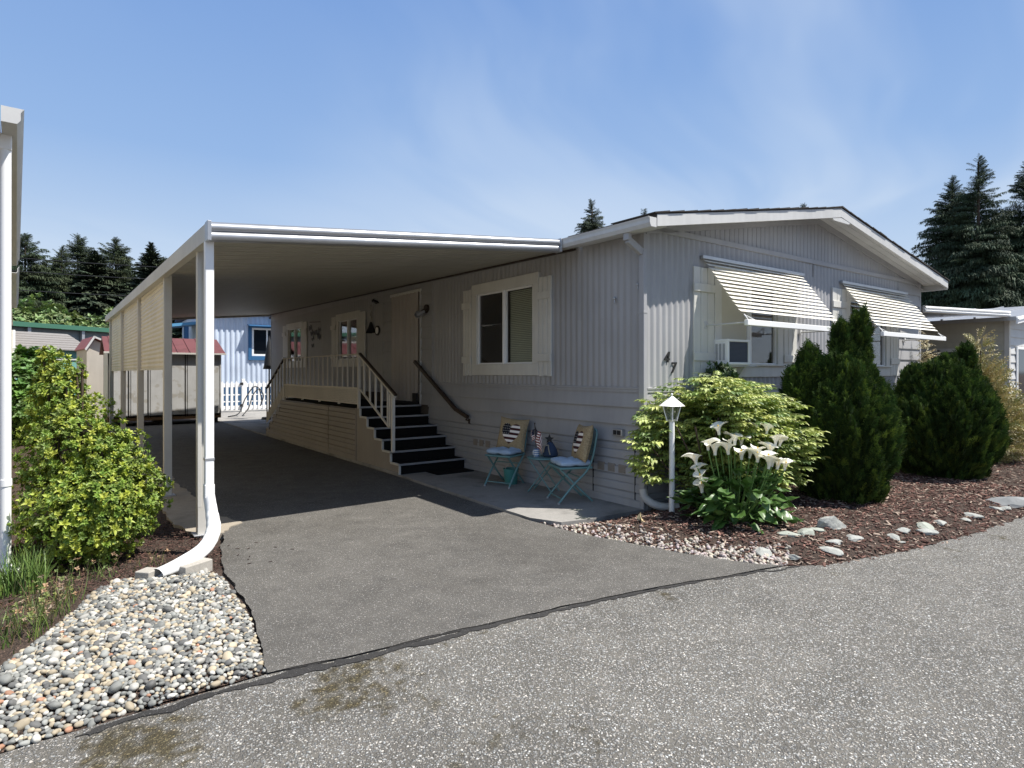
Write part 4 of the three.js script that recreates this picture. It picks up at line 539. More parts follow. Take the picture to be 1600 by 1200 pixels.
// ---------- hung on the carport wall ----------
{
  const l = thing('wall_light', 'two headed outdoor floodlight beside the porch door', 'wall light', [-.01, 2.62, -4.95]);
  part(l, 'base', new THREE.CylinderGeometry(.075, .08, .03, 20).rotateZ(Math.PI / 2).translate(-.02, .05, 0), M.handrail);
  for (const [dx, dz, ry] of [[-.10, -.17, 2.5], [-.12, .06, .6]]) { const h = sub(l, 'lamp_head'); part(h, 'arm', rod([-.02, .05, dz * .3], [dx * .7, 0.0, dz], .014), M.handrail); const cone = new THREE.LatheGeometry([[.022, 0], [.03, .05], [.06, .14], [.063, .145], [.056, .14], [.03, .06], [0, .05]].map(p => new THREE.Vector2(...p)), 20).rotateX(Math.PI / 2 + .45).rotateY(-Math.PI / 2 + (dz < 0 ? .9 : -.5)).translate(dx * .7, 0, dz); part(h, 'shade', cone, M.galv); }
  const b = thing('bird_ornament', 'black metal bird mounted high beside the porch door', 'ornament', [-.03, 2.99, -7.1]);
  part(b, 'body', [new THREE.SphereGeometry(1, 14, 10).scale(.03, .035, .11).rotateX(.25), new THREE.SphereGeometry(.035, 10, 8).translate(0, .03, -.10), new THREE.ConeGeometry(.025, .14, 8).rotateX(Math.PI / 2 + .3).translate(0, -.03, .14)], M.black);
  const w = thing('wind_chime', 'dark bell shaped wind chime hanging by the porch door', 'wind chime', [-.06, 2.42, -7.25]);
  part(w, 'hanger', [rod([0, .42, 0], [0, .15, 0], .006), new THREE.TorusGeometry(.05, .008, 6, 16).rotateY(Math.PI / 2).translate(0, .47, 0), tube([[0, .38, .03], [0, .32, -.03], [0, .26, .03], [0, .2, -.02], [0, .15, 0]], .01, 20, 6)], mat([.3, .3, .28], { roughness: .4, metalness: .6 })); part(w, 'bell', new THREE.LatheGeometry([[.015, .17], [.03, .14], [.055, .06], [.11, -.06], [.105, -.06], [0, .1]].map(p => new THREE.Vector2(...p)), 20), M.black);
  const k = thing('wall_thermometer', 'small round white thermometer beside the wind chime', 'thermometer', [-.02, 2.40, -7.02]); part(k, 'case', new THREE.CylinderGeometry(.10, .10, .03, 24).rotateZ(Math.PI / 2), M.black); part(k, 'dial', new THREE.CylinderGeometry(.07, .07, .034, 24).rotateZ(Math.PI / 2), M.whiteClean);
  const f = thing('butterfly_mobile', 'black metal butterfly mobile on the wall between the porch windows', 'ornament', [-.03, 2.6, -10.75]);
  part(f, 'bar', rod([0, .24, -.42], [0, .20, .38], .008), M.black);
  const bf = uvm(new THREE.ExtrudeGeometry(new THREE.Shape([[0, 0], [.06, .09], [.11, .08], [.10, .0], [.07, -.06], [0, -.02], [-.07, -.06], [-.10, 0], [-.11, .08], [-.06, .09]].map(p => new THREE.Vector2(...p))), { depth: .008, bevelEnabled: false }).rotateY(-Math.PI / 2));
  for (const [y, z, s] of [[.08, -.36, .9], [-.06, -.22, .9], [-.07, -.02, .8], [-.09, .16, .9], [-.0, .30, .7], [-.18, .28, .9], [-.2, -.16, .7], [-.38, -.18, .7]]) { const o = part(f, 'butterfly', bf, M.black); o.position.set(0, y, z); o.scale.setScalar(s); o.rotation.x = (z * 7) % .6; }
}
// ---------- lamp post by the bed ----------
{
  const l = thing('lamp_post', 'low white garden lamp post with lantern among the shrubs', 'lamp post', [-.05, 0, .43]);
  part(l, 'post', new THREE.CylinderGeometry(.028, .031, 1.04, 18).translate(0, .53, 0), M.whiteClean);
  part(l, 'lantern_cage', [...[[1, 1], [1, -1], [-1, 1], [-1, -1]].map(([a, b]) => rod([a * .035, 1.04, b * .035], [a * .065, 1.20, b * .065], .006)), new THREE.CylinderGeometry(.055, .03, .03, 4).rotateY(Math.PI / 4).translate(0, 1.04, 0)], M.whiteClean);
  part(l, 'lantern_glass', new THREE.CylinderGeometry(.082, .045, .15, 4, 1, true).rotateY(Math.PI / 4).translate(0, 1.125, 0), phys([.85, .87, .85], { roughness: .3, transmission: 1, thickness: 0 }));
  part(l, 'lantern_roof', [new THREE.CylinderGeometry(.045, .135, .075, 4).rotateY(Math.PI / 4).translate(0, 1.235, 0), new THREE.ConeGeometry(.05, .04, 4).rotateY(Math.PI / 4).translate(0, 1.29, 0), new THREE.SphereGeometry(.012, 8, 6).translate(0, 1.32, 0)], M.whiteClean);
}
// ---------- plants ----------
function leafGeo(l, w, fold = .25, droop = .15) { const p = [[0, 0, 0], [-w * .5, fold * w * .5, l * .4], [0, 0, l * .45], [w * .5, fold * w * .5, l * .4], [-w * .33, fold * w * .3 - droop * l * .4, l * .75], [0, -droop * l * .5, l * .78], [w * .33, fold * w * .3 - droop * l * .4, l * .75], [0, -droop * l, l]]; const f = [[0, 2, 1], [0, 3, 2], [1, 2, 5], [1, 5, 4], [2, 3, 6], [2, 6, 5], [4, 5, 7], [5, 6, 7]]; const g = new THREE.BufferGeometry(); g.setAttribute('position', new THREE.Float32BufferAttribute(f.flat().flatMap(i => p[i]), 3)); g.computeVertexNormals(); return g; }
const leafMat = (o = {}) => phys([1, 1, 1], { roughness: .55, transmission: .35, thickness: 0, ...o });
function mergeP(list) { return mergeGeometries(list.map(g => { g = g.index ? g.toNonIndexed() : g; const c = new THREE.BufferGeometry(); c.setAttribute('position', g.attributes.position); c.setAttribute('normal', g.attributes.normal); return c; })); }
function rosette(n, l, w, up, seed) { const R = rng(seed), a = []; for (let k = 0; k < n; k++) { const ph = k * 2.4 + R() * .5, tilt = up * (k / n) + .15 + R() * .25; a.push(leafGeo(l * (.75 + .4 * R()), w * (.8 + .4 * R()), .35, .18).rotateX(-tilt).rotateY(ph).translate(0, (k / n) * l * .3, 0)); } return mergeP(a); }
function spray(n, len, l, w, seed) { const R = rng(seed), a = [new THREE.TubeGeometry(new THREE.QuadraticBezierCurve3(V(0, 0, 0), V(0, .02, len * .5), V(0, -.02, len)), 4, .0022, 4)]; for (let k = 0; k < n; k++) { const t = (k + 1) / n, s = k % 2 ? 1 : -1; a.push(leafGeo(l * (.7 + .5 * R()), w, .3, .3).rotateX(.1 + R() * .3).rotateY(k === n - 1 ? 0 : s * (.7 + .5 * R())).translate(0, -.02 * t * t, len * t * .9)); } return mergeP(a); }
function fan(seed) { // flat scaly spray of a cypress: thin twigs that branch in one plane
  const R = rng(seed), a = []; const leafy = (x0, y0, ang, l, w) => { const c = Math.cos(ang), s = Math.sin(ang), q = (u, v, z) => [x0 + u * s + v * c, y0 + u * c - v * s, z], k = (R() - .5) * .012, A = q(0, 0, 0), B = q(l * .5, -w, k), C = q(l, 0, k * 2), D = q(l * .5, w, k); a.push(...A, ...D, ...B, ...B, ...D, ...C); };
  leafy(0, 0, 0, .13, .0042); for (let k = 0; k < 9; k++) { const y = .012 + k * .0115, s = k % 2 ? 1 : -1, an = s * (.62 - .03 * k) + (R() - .5) * .25, L = .058 - .0042 * k; leafy(0, y, an, L, .0036); for (const t of [.3, .5, .7]) leafy(Math.sin(an) * L * t, y + Math.cos(an) * L * t, an + (R() < .5 ? -1 : 1) * .55, L * .5, .003); }
  const g = new THREE.BufferGeometry(); g.setAttribute('position', new THREE.Float32BufferAttribute(a, 3)); g.computeVertexNormals(); return g; }
const vary = (R, c, v) => { const f = 1 + v * (R() * 2 - 1), h = (R() - .5) * v * .6; return lin(c[0] * f * (1 + h), c[1] * f, c[2] * f * (1 - h)); };
function shellPoints(n, lobes, R, inner = .62) { // points in the skin of a set of egg shaped lobes {c,r,s}: uneven, deeper ones too
  const tot = lobes.map(l => (l.w || 1) * Math.pow(l.r[0] * l.r[1] * l.r[2], .667)), sum = tot.reduce((a, b) => a + b), out = [];
  while (out.length < n) { let q = R() * sum, i = 0; while (q > tot[i] && i < lobes.length - 1) q -= tot[i++]; const L = lobes[i]; const y = 2 * R() - 1, ph = R() * 6.2832, s = Math.sqrt(1 - y * y); let d = V(s * Math.cos(ph), y, s * Math.sin(ph));
    const lump = 1 + (L.lump || .2) * (fbm(d.x * (L.lf || 2.6) + 11 + i * 5, d.z * (L.lf || 2.6) + d.y * (L.ly || 2.2) + 5, 7 + i, 3) - .5) * 2, rad = lump * (inner + (1 - inner) * Math.pow(R(), .38)); const taper = L.cone ? lerp(1, L.cone, clamp((d.y * rad + 1) / 2)) : 1;
    const p = V(L.c[0] + d.x * rad * L.r[0] * taper, L.c[1] + d.y * rad * L.r[1], L.c[2] + d.z * rad * L.r[2] * taper); if (p.y < .02) continue; if (L.clip && !L.clip(p)) continue; const nrm = V(d.x / L.r[0], d.y / L.r[1], d.z / L.r[2]).normalize(); out.push([p, nrm, rad / lump]); }
  return out;
}
function shrub({ name, label, category, base, lobes, n, geos, m, col, size, dirFn, seed, stems = 7, stemR = .012, inner = .62, group }) {
  const t = thing(name, label, category, base, 0, group), R = rng(seed), pts = shellPoints(n, lobes, R, inner), sets = geos.map(() => []);
  for (const [p, nr, dep] of pts) { const c = col(R, p, nr); sets[Math.floor(R() * geos.length)].push([dirFn(p, nr, R, lerp(size[0], size[1], R())), c]); }
  geos.forEach((g, i) => sets[i].length && scatter(t, 'foliage', g, m, sets[i]));
  const st = []; for (let k = 0; k < stems; k++) { const L = lobes[k % lobes.length], a = k * 2.4 + R(), e = [L.c[0] + Math.cos(a) * L.r[0] * .55, L.c[1] + L.r[1] * .35 * (R() + .2), L.c[2] + Math.sin(a) * L.r[2] * .55]; st.push(tube([[Math.cos(a) * .05, -.03, Math.sin(a) * .05], [e[0] * .4 + L.c[0] * .3, e[1] * .45, e[2] * .4 + L.c[2] * .3], e], stemR * (.6 + .5 * R()), 8, 6)); } st.forEach(g => part(t, 'stem', g, M.bark));
  return t;
}
const outUp = (u, j) => (p, nr, R, s) => aim(p, V(nr.x + (R() - .5) * j, nr.y + u + (R() - .5) * j, nr.z + (R() - .5) * j), R() * 6.28, s);
// bright green shrub by the carport
shrub({ name: 'green_shrub', label: 'bright yellow green leafy shrub beside the carport posts', category: 'shrub', base: [-5.02, 0, -1.55], seed: 21, n: 4700, inner: .45,
  lobes: [{ c: [0, .42, 0], r: [.50, .46, .56], lump: .35 }, { c: [.1, .5, .06], r: [.44, .36, .44], lump: .4 }, { c: [-.12, .92, -.12], r: [.36, .42, .38], lump: .45 }, { c: [-.2, 1.35, -.2], r: [.25, .32, .28], lump: .35, cone: .5 }, { c: [.14, .82, .0], r: [.25, .28, .28], lump: .45 }, { c: [-.28, 1.62, -.24], r: [.06, .14, .06] }, { c: [-.08, 1.56, -.1], r: [.05, .10, .05] }],
  geos: [rosette(8, .034, .018, 1.0, 1), rosette(7, .038, .02, .8, 2), rosette(9, .03, .017, 1.2, 3)], m: leafMat(), size: [.8, 1.35], stems: 16, stemR: .012, dirFn: outUp(.55, .9),
  col: (R, p) => R() < .35 ? vary(R, [.40, .46, .055], .22) : vary(R, [.20, .29, .035], .35) });
// darker leafy plant further back
shrub({ name: 'rose_bush', label: 'broad leaved green bush farther back along the neighbouring wall', category: 'shrub', base: [-5.75, 0, -12.6], seed: 22, n: 1500,
  lobes: [{ c: [0, 1.0, 0], r: [.75, 1.0, .9], lump: .3 }], geos: [rosette(7, .10, .07, .7, 4), rosette(6, .11, .075, .5, 5)], m: leafMat(), size: [.8, 1.5], stems: 5, dirFn: outUp(.6, .8), col: (R) => vary(R, [.10, .22, .035], .45) });
// tiered yellow-green shrub at the house corner
shrub({ name: 'variegated_shrub', label: 'pale yellow green shrub spreading in layers before the gable wall', category: 'shrub', base: [.58, .15, .54], seed: 23, n: 3300, inner: .42,
  lobes: [{ c: [.05, .85, .0], r: [.98, .52, .52], lump: .25, clip: p => p.z > -.46 && (p.x > -.34 || p.z < -.19) }, { c: [-.25, .78, .0], r: [.86, .44, .46], lump: .3, clip: p => p.z > -.46 && (p.x > -.34 || p.z < -.19) }, { c: [.35, .62, .14], r: [.78, .5, .5], lump: .3, clip: p => p.z > -.46 && (p.x > -.34 || p.z < -.19) }, { c: [.1, .4, .1], r: [.75, .4, .42], lump: .3, clip: p => p.z > -.46 && (p.x > -.34 || p.z < -.19) }, { c: [-.66, .52, -.2], r: [.26, .32, .2], lump: .3, clip: p => p.z < -.16 && p.z > -.46 }],
  geos: [spray(8, .13, .062, .03, 6), spray(9, .15, .06, .028, 7), spray(7, .11, .064, .032, 8)], m: leafMat({ transmission: .3 }), size: [.8, 1.25], stems: 14, stemR: .01,
  dirFn: (p, nr, R, s) => { const y = Math.atan2(nr.x + (R() - .5) * .9, nr.z + (R() - .5) * .9 + .15); return Q([p.x, p.y, p.z], [-.32 + .4 * (R() - .3), y, (R() - .5) * .5], s); },
  col: (R, p) => { const q = R(); return q < .5 ? vary(R, [.45, .51, .13], .22) : q < .82 ? vary(R, [.28, .37, .075], .3) : vary(R, [.12, .2, .04], .3); } });
shrub({ name: 'dark_sprig', label: 'dark green leafy shoots behind the pale shrub under the air conditioner', category: 'shrub', base: [1.12, .05, .22], seed: 26, n: 420, inner: .4, lobes: [{ c: [0, 1.35, 0], r: [.22, .26, .13], lump: .4 }, { c: [-.12, .9, .02], r: [.2, .4, .12], lump: .4 }, { c: [.22, 1.25, .0], r: [.14, .18, .1], lump: .4 }], geos: [rosette(7, .06, .03, .9, 64)], m: leafMat(), size: [.8, 1.2], stems: 5, stemR: .008, dirFn: outUp(.5, .8), col: (R) => vary(R, [.06, .12, .03], .35) });
// clipped conifers
function thuja(label, base, lobes, n, seed) { return shrub({ name: 'clipped_conifer', label, category: 'conifer shrub', base, seed, n, inner: .72, lobes, geos: [fan(31), fan(32), fan(33)], m: phys([1, 1, 1], { roughness: 1, specularIntensity: .3, transmission: .15, thickness: 0 }), size: [.8, 1.5], stems: 3, stemR: .03, group: 'clipped conifers in front of the gable wall',
  dirFn: (p, nr, R, s) => aim(p, V(nr.x * .7 + (R() - .5) * .5, Math.max(.1, nr.y) + .9, nr.z * .7 + (R() - .5) * .5), R() * 6.28, s), col: (R, p, nr) => R() < .3 ? vary(R, [.09, .14, .024], .3) : vary(R, [.032, .062, .013], .4) }); }
const th1 = thuja('dense dark green conifer with several pointed tips beside the pale shrub', [2.12, .04, 1.16], [{ c: [0, .80, 0], r: [.60, .90, .56], lump: .3, lf: 4.5, ly: 1.2, cone: .82 }, { c: [.06, 1.2, .02], r: [.38, .52, .36], lump: .4, lf: 4, ly: 1.2, cone: .65 }, { c: [.08, 1.48, .05], r: [.19, .36, .18], lump: .3, cone: .6 }, { c: [.17, 1.86, .11], r: [.06, .42, .06], cone: .5, w: 2.2 }, { c: [-.01, 1.80, -.02], r: [.055, .36, .055], cone: .5, w: 2.2 }, { c: [-.30, 1.38, -.24], r: [.13, .44, .13], cone: .4, w: 1.6 }, { c: [-.43, 1.22, -.33], r: [.11, .34, .11], cone: .5, w: 1.5 }, { c: [-.14, 1.45, -.12], r: [.07, .24, .07], cone: .5, w: 2 }], 24000, 41);
const th2 = thuja('dense dark green conifer beside the neighbouring house', [4.95, .04, 1.24], [{ c: [0, .78, 0], r: [.82, .88, .70], lump: .28, lf: 5, ly: 1.2, cone: .82 }, { c: [.04, 1.2, 0], r: [.50, .48, .48], lump: .35, lf: 4, ly: 1.2, cone: .65 }, { c: [.26, 1.58, .18], r: [.08, .40, .08], cone: .5, w: 2.2 }, { c: [.0, 1.5, .0], r: [.12, .30, .12], cone: .5, w: 1.6 }, { c: [-.36, 1.38, -.24], r: [.16, .28, .16], cone: .4 }, { c: [-.22, 1.42, -.12], r: [.12, .26, .12], cone: .4 }, { c: [.34, 1.4, .24], r: [.1, .2, .1], cone: .4 }], 22000, 42);
th1.scale.y = .94; th2.scale.y = .92;
// golden shrub at the right edge
shrub({ name: 'golden_shrub', label: 'golden cream leaved shrub at the right edge beside white siding', category: 'shrub', base: [7.1, .03, 1.1], seed: 24, n: 2600, inner: .35,
  lobes: [{ c: [0, .65, 0], r: [.6, .68, .5], lump: .5 }, { c: [-.1, 1.25, -.05], r: [.36, .46, .32], lump: .5 }, { c: [-.12, 1.8, -.06], r: [.1, .32, .1] }, { c: [.45, .6, .15], r: [.4, .4, .35], lump: .5 }], geos: [spray(8, .16, .04, .02, 61), spray(10, .2, .036, .018, 62)], m: leafMat(), size: [.8, 1.3], stems: 10, stemR: .01, dirFn: (p, nr, R, s) => aim(p, V(nr.x + (R() - .5), nr.y + .3 + (R() - .5), nr.z + (R() - .5)), R() * 6.28, s).multiply(new THREE.Matrix4().makeRotationX(-Math.PI / 2)),
  col: (R) => R() < .6 ? vary(R, [.50, .42, .20], .25) : vary(R, [.30, .30, .10], .35) });
shrub({ name: 'climbing_plant', label: 'thin climbing plant with cream leaves on the far gable corner', category: 'shrub', base: [7.1, .03, .25], seed: 25, n: 420, inner: .2, lobes: [{ c: [0, 1.15, 0], r: [.28, .5, .14], lump: .6 }, { c: [.12, 1.75, -.04], r: [.1, .4, .08], lump: .6 }], geos: [spray(7, .13, .036, .018, 63)], m: leafMat(), size: [.8, 1.2], stems: 4, stemR: .008, dirFn: (p, nr, R, s) => Q([p.x, p.y, p.z], [R() * 1.5 - .9, R() * 6.28, 0], s), col: (R) => vary(R, [.48, .42, .24], .3) });
// arum lilies
{
  const t = thing('calla_lily', 'clump of white arum lilies with broad dark leaves before the pale shrub', 'flower clump', [.15, .05, 1.05]), R = rng(51);
  const lm = phys([.065, .14, .03], { roughness: .38, transmission: .2, thickness: 0, side: THREE.DoubleSide }), lm2 = phys([.085, .17, .035], { roughness: .38, transmission: .25, thickness: 0 }), wm = phys([.86, .85, .76], { roughness: .5, transmission: .25, thickness: 0 }), sm = mat([.12, .22, .05], { roughness: .6 });
  const big = (l, w, curl) => { const n = 8, pos = [], idx = []; for (let i = 0; i <= n; i++) { const v = i / n, ww = w * Math.pow(Math.sin(Math.PI * Math.pow(v, .72)), .8) * (v < .98 ? 1 : 0) * (1 - .25 * v), z = l * v * (1 - .12 * curl * v), y = -curl * l * .55 * v * v + .02 * Math.sin(v * 8); for (const s of [-1, -.5, 0, .5, 1]) pos.push(s * ww * .5, y + Math.abs(s) * ww * .22 + .008 * Math.sin(v * 16 + s * 3), z); } for (let i = 0; i < n; i++) for (let j = 0; j < 4; j++) { const a = i * 5 + j; idx.push(a, a + 5, a + 1, a + 1, a + 5, a + 6); } const g = new THREE.BufferGeometry(); g.setAttribute('position', new THREE.Float32BufferAttribute(pos, 3)); g.setIndex(idx); g.computeVertexNormals(); return g; };
  const LG = [big(.26, .13, .5), big(.22, .12, .9), big(.30, .14, .3), big(.2, .1, 1.2)];
  for (let k = 0; k < 130; k++) { const a = R() * 6.28, q = Math.sqrt(R()), h = lerp(.08, .50, R()) * (1.1 - .5 * q), rx = Math.cos(a) * q * .40, rz = Math.sin(a) * q * .40; const leaf = part(t, 'leaf', LG[k % 4], R() < .35 ? lm2 : lm); leaf.position.set(rx, h, rz); leaf.rotation.set(lerp(-1.15, .1, R()) * (1.1 - q * .6), Math.atan2(rx, rz) + (R() - .5) * 1.0, (R() - .5) * .7, 'YXZ'); if (k < 60) part(t, 'stalk', tube([[rx * .2, -.02, rz * .2], [rx * .6, h * .55, rz * .6], [rx, h, rz]], .006, 6, 5), sm); }
  const spathe = () => { const pos = [], idx = [], n = 9, m = 18; for (let i = 0; i <= n; i++) { const v = i / n, r = .010 + .046 * Math.pow(v, 2.0), y = .095 * Math.pow(v, .85); for (let j = 0; j <= m; j++) { const a = j / m * 2 * Math.PI, tip = Math.pow(Math.max(0, Math.cos(a)), 6) * v * v; const rr = r * (1 + .75 * tip), yy = y - .018 * tip * v + .022 * v * v * Math.cos(a) * (1 - tip) - .012 * Math.pow(v, 6) * (1 - tip); pos.push(rr * Math.cos(a), yy, rr * Math.sin(a)); } } for (let i = 0; i < n; i++) for (let j = 0; j < m; j++) { const a = i * (m + 1) + j; idx.push(a, a + m + 1, a + 1, a + 1, a + m + 1, a + m + 2); } const g = new THREE.BufferGeometry(); g.setAttribute('position', new THREE.Float32BufferAttribute(pos, 3)); g.setIndex(idx); g.computeVertexNormals(); return g; };
  const sg = spathe(), spadix = new THREE.CapsuleGeometry(.006, .04, 4, 8).translate(.004, .05, 0), ym = mat([.7, .45, .04], { roughness: .8 });
  // positions seen in the photograph: along (screen right), up, toward
  const fl = [[-.40, .66, .05], [-.27, .80, .0], [-.22, .76, .06], [-.12, .94, -.12], [-.08, .76, .03], [-.03, .82, -.05], [.0, .85, -.02], [.03, .72, .08], [.10, .83, -.12], [.12, .73, .05], [.17, .70, .12], [.20, .74, .02], [.24, .95, -.16], [.27, .70, .10], [.30, .66, .14], [.34, .75, .0], [.38, .94, -.18], [.36, .63, .12], [.42, .84, -.06], [.44, .62, .1], [.26, .64, .16], [-.36, .50, .08], [-.36, .40, .1], [.15, .95, -.2], [.47, .83, -.08], [-.38, .56, .02]];
  const right = V(.8039, 0, .5948), fwd = V(-.5948, 0, .8039);
  fl.forEach(([u, h, w], i) => { const p = V(0, h - .07, 0).addScaledVector(right, u).addScaledVector(fwd, w), lean = V(p.x * .5 + (R() - .5) * .25, 1, p.z * .5 + (R() - .5) * .25); const f = part(t, 'flower', sg, i === 23 ? mat([.55, .33, .14], { roughness: .8 }) : wm, i === 23 ? 'wilted brown flower' : undefined); aim(p, lean, R() * 6.28, 1.1 + .35 * R()).decompose(f.position, f.quaternion, f.scale); part(f, 'spadix', spadix, ym); part(t, 'stalk', tube([[p.x * .25, 0, p.z * .25], [p.x * .7, p.y * .55, p.z * .7], [p.x, p.y, p.z]], .0065, 8, 6), sm); });
  const fa = part(t, 'flower', sg, mat([.72, .6, .34], { roughness: .7 }), 'faded flower lying on the bed'); aim(V(-.76, .03, -.48), V(-.9, .35, -.5), 0, .9).decompose(fa.position, fa.quaternion, fa.scale); part(t, 'stalk', tube([[-.1, .03, .05], [-.36, -.01, .0], [-.6, .0, -.25], [-.76, .03, -.48]], .008, 14, 6), mat([.5, .45, .18], { roughness: .7 }), 'bent yellowed stalk');
}
// weeds: blades and dry stems
{
  const blade = (() => { const pos = [], idx = []; for (let i = 0; i <= 4; i++) { const v = i / 4; pos.push(-.5 * (1 - v * .9), v, .35 * v * v, .5 * (1 - v * .9), v, .35 * v * v); if (i) { const a = 2 * (i - 1); idx.push(a, a + 1, a + 2, a + 1, a + 3, a + 2); } } const g = new THREE.BufferGeometry(); g.setAttribute('position', new THREE.Float32BufferAttribute(pos, 3)); g.setIndex(idx); g.computeVertexNormals(); return g; })();
  const R = rng(71), it = [], dry = []; const P1 = [[-5.9, -.6], [-5.35, -.75], [-5.05, -.72], [-5.2, -.2], [-5.4, .2], [-5.55, .5], [-5.9, .95]], P2 = [[-5.7, -1.2], [-5.3, -.9], [-4.9, -.8], [-4.55, -.85], [-4.5, -1.1], [-5, -1.3]];
  for (let k = 0; k < 6500; k++) { const P = R() < .72 ? P1 : P2, x = lerp(-5.9, -4.4, R()), z = lerp(-1.3, .95, R()); if (!inPoly(x, z, P)) continue; const clump = fbm(x * 4, z * 4, 72, 3); if (clump < .38) continue; const h = lerp(.05, .22, R()) * (P === P1 ? 1 : .75); const isDry = R() < .42; const m = Q([x, -.01, z], [(R() - .5) * .7, R() * 6.28, (R() - .5) * .7], [isDry ? .003 : .007, h, h * 1.1]); it.push([m, isDry ? vary(R, [.26, .19, .10], .4) : vary(R, [.11, .17, .035], .45)]); }
  for (let k = 0; k < 260; k++) { const x = -5.45 + (R() - .5) * .28, z = -1.0 + (R() - .5) * .3; it.push([Q([x, -.01, z], [(R() - .5) * .5, R() * 6.28, (R() - .5) * .5], [.012, lerp(.14, .32, R()), .25]), vary(R, [.12, .2, .04], .35)]); }
  const w = new THREE.InstancedMesh(blade, leafMat({ transmission: .25 }), it.length); w.name = 'weeds'; it.forEach(([m, c], i) => { w.setMatrixAt(i, m); w.setColorAt(i, c); }); scene.add(w); tag(w, 'wild green and dry grass beside the pebble bed', 'weeds', null, 'stuff');
  const lit = []; const sp = rosette(4, .018, .01, .4, 9); for (let k = 0; k < 2600; k++) { const P = R() < .75 ? P1 : P2, x = lerp(-5.9, -4.4, R()), z = lerp(-1.3, .95, R()); if (!inPoly(x, z, P) || fbm(x * 4, z * 4, 72, 3) < .4) continue; lit.push([Q([x, .03 + .12 * R(), z], [R() * .8, R() * 6.28, R() * .8], .6 + R()), R() < .5 ? vary(R, [.30, .20, .12], .4) : vary(R, [.16, .2, .05], .4)]); }
  const w2 = new THREE.InstancedMesh(sp, leafMat({ transmission: .25 }), lit.length); w2.name = 'weed_leaves'; lit.forEach(([m, c], i) => { w2.setMatrixAt(i, m); w2.setColorAt(i, c); }); scene.add(w2); tag(w2, 'small brown and green weed leaves beside the pebble bed', 'weeds', null, 'stuff');
  // bark litter under the shrub, down the strip and at the pipe
  const chip = new RoundedBoxGeometry(1, .3, .4, 1, .1), lt = []; for (let k = 0; k < 7000; k++) { const x = lerp(-5.7, -4.1, R()), z = k < 3500 ? lerp(-2.6, -.62, R()) : lerp(-14, -2, R()); if (x > -4.3 && z < -2.2) continue; const s = .012 + .02 * R() * R(), v = .03 + .1 * R() * R(); lt.push([Q([x, soilY(x, z) + .004, z], [R() - .5, R() * 6.28, R() - .5], [s * (1 + R()), s, s]), lin(v * 1.5, v * .8, v * .62)]); }
  const fallen = [[-4.02, -1.25], [-3.98, -1.1], [-3.9, -1.05], [-3.95, -.8], [-3.8, -1.2], [-4.0, -.6], [-3.7, -.95], [-3.6, -.8], [-3.85, -.55], [-4.02, -.9], [-3.98, -.72]].map(([x, z]) => [Q([x, .018, z], [0, R() * 6, 0], [.02 + .02 * R(), .012, .02]), lin(.03, .015, .012)]);
  const w3 = new THREE.InstancedMesh(chip, mat([1, 1, 1], { roughness: 1 }), lt.length + fallen.length); w3.name = 'bark_litter'; [...lt, ...fallen].forEach(([m, c], i) => { w3.setMatrixAt(i, m); w3.setColorAt(i, c); }); scene.add(w3); tag(w3, 'reddish brown bark litter on the strip by the carport', 'bark litter', null, 'stuff');
}
// ---------- conifers ----------
function bough(seed, n = 30) { const R = rng(seed), pos = []; const tw = (bx, by, bz, dx, dy, dz, l, w) => { const s = V(dx, dy, dz).normalize(), side = V(-s.z, 0, s.x).normalize(); const A = [bx, by, bz], C = [bx + s.x * l, by + s.y * l - l * .12, bz + s.z * l], m = [bx + s.x * l * .42, by + s.y * l * .42 + .01, bz + s.z * l * .42], B = [m[0] + side.x * w, m[1] - w * .6, m[2] + side.z * w], D = [m[0] - side.x * w, m[1] - w * .6, m[2] - side.z * w]; pos.push(...A, ...D, ...B, ...B, ...D, ...C); };
  tw(0, 0, 0, 1, -.02, 0, 1, .018);
  for (let k = 0; k < n; k++) { const t = .12 + .86 * k / n, y = .10 * t - .22 * t * t, s = k % 2 ? 1 : -1, L = .34 * (1 - t) + .10; const dx = .55 + .3 * R(), dz = s * (.8 + .2 * R()), dy = -.15 - .3 * R(); tw(t, y, 0, dx, dy, dz, L, .030); const q = .45 + .2 * R(); for (let j = 0; j < 3; j++) { const b = (.3 + .25 * j); tw(t + dx * L * b * .85, y + dy * L * b, dz * L * b * .85, dx + (j - 1) * .9, dy - .3 * R(), dz * .5 * (j === 1 ? -1 : 1), L * q * .85, .026); } tw(t, y, 0, .5, -.9, (R() - .5) * .6, Math.max(.1, .2 * (1 - t)) + .06 * R(), .028); }
  const g = new THREE.BufferGeometry(); g.setAttribute('position', new THREE.Float32BufferAttribute(pos, 3)); g.computeVertexNormals(); return g; }
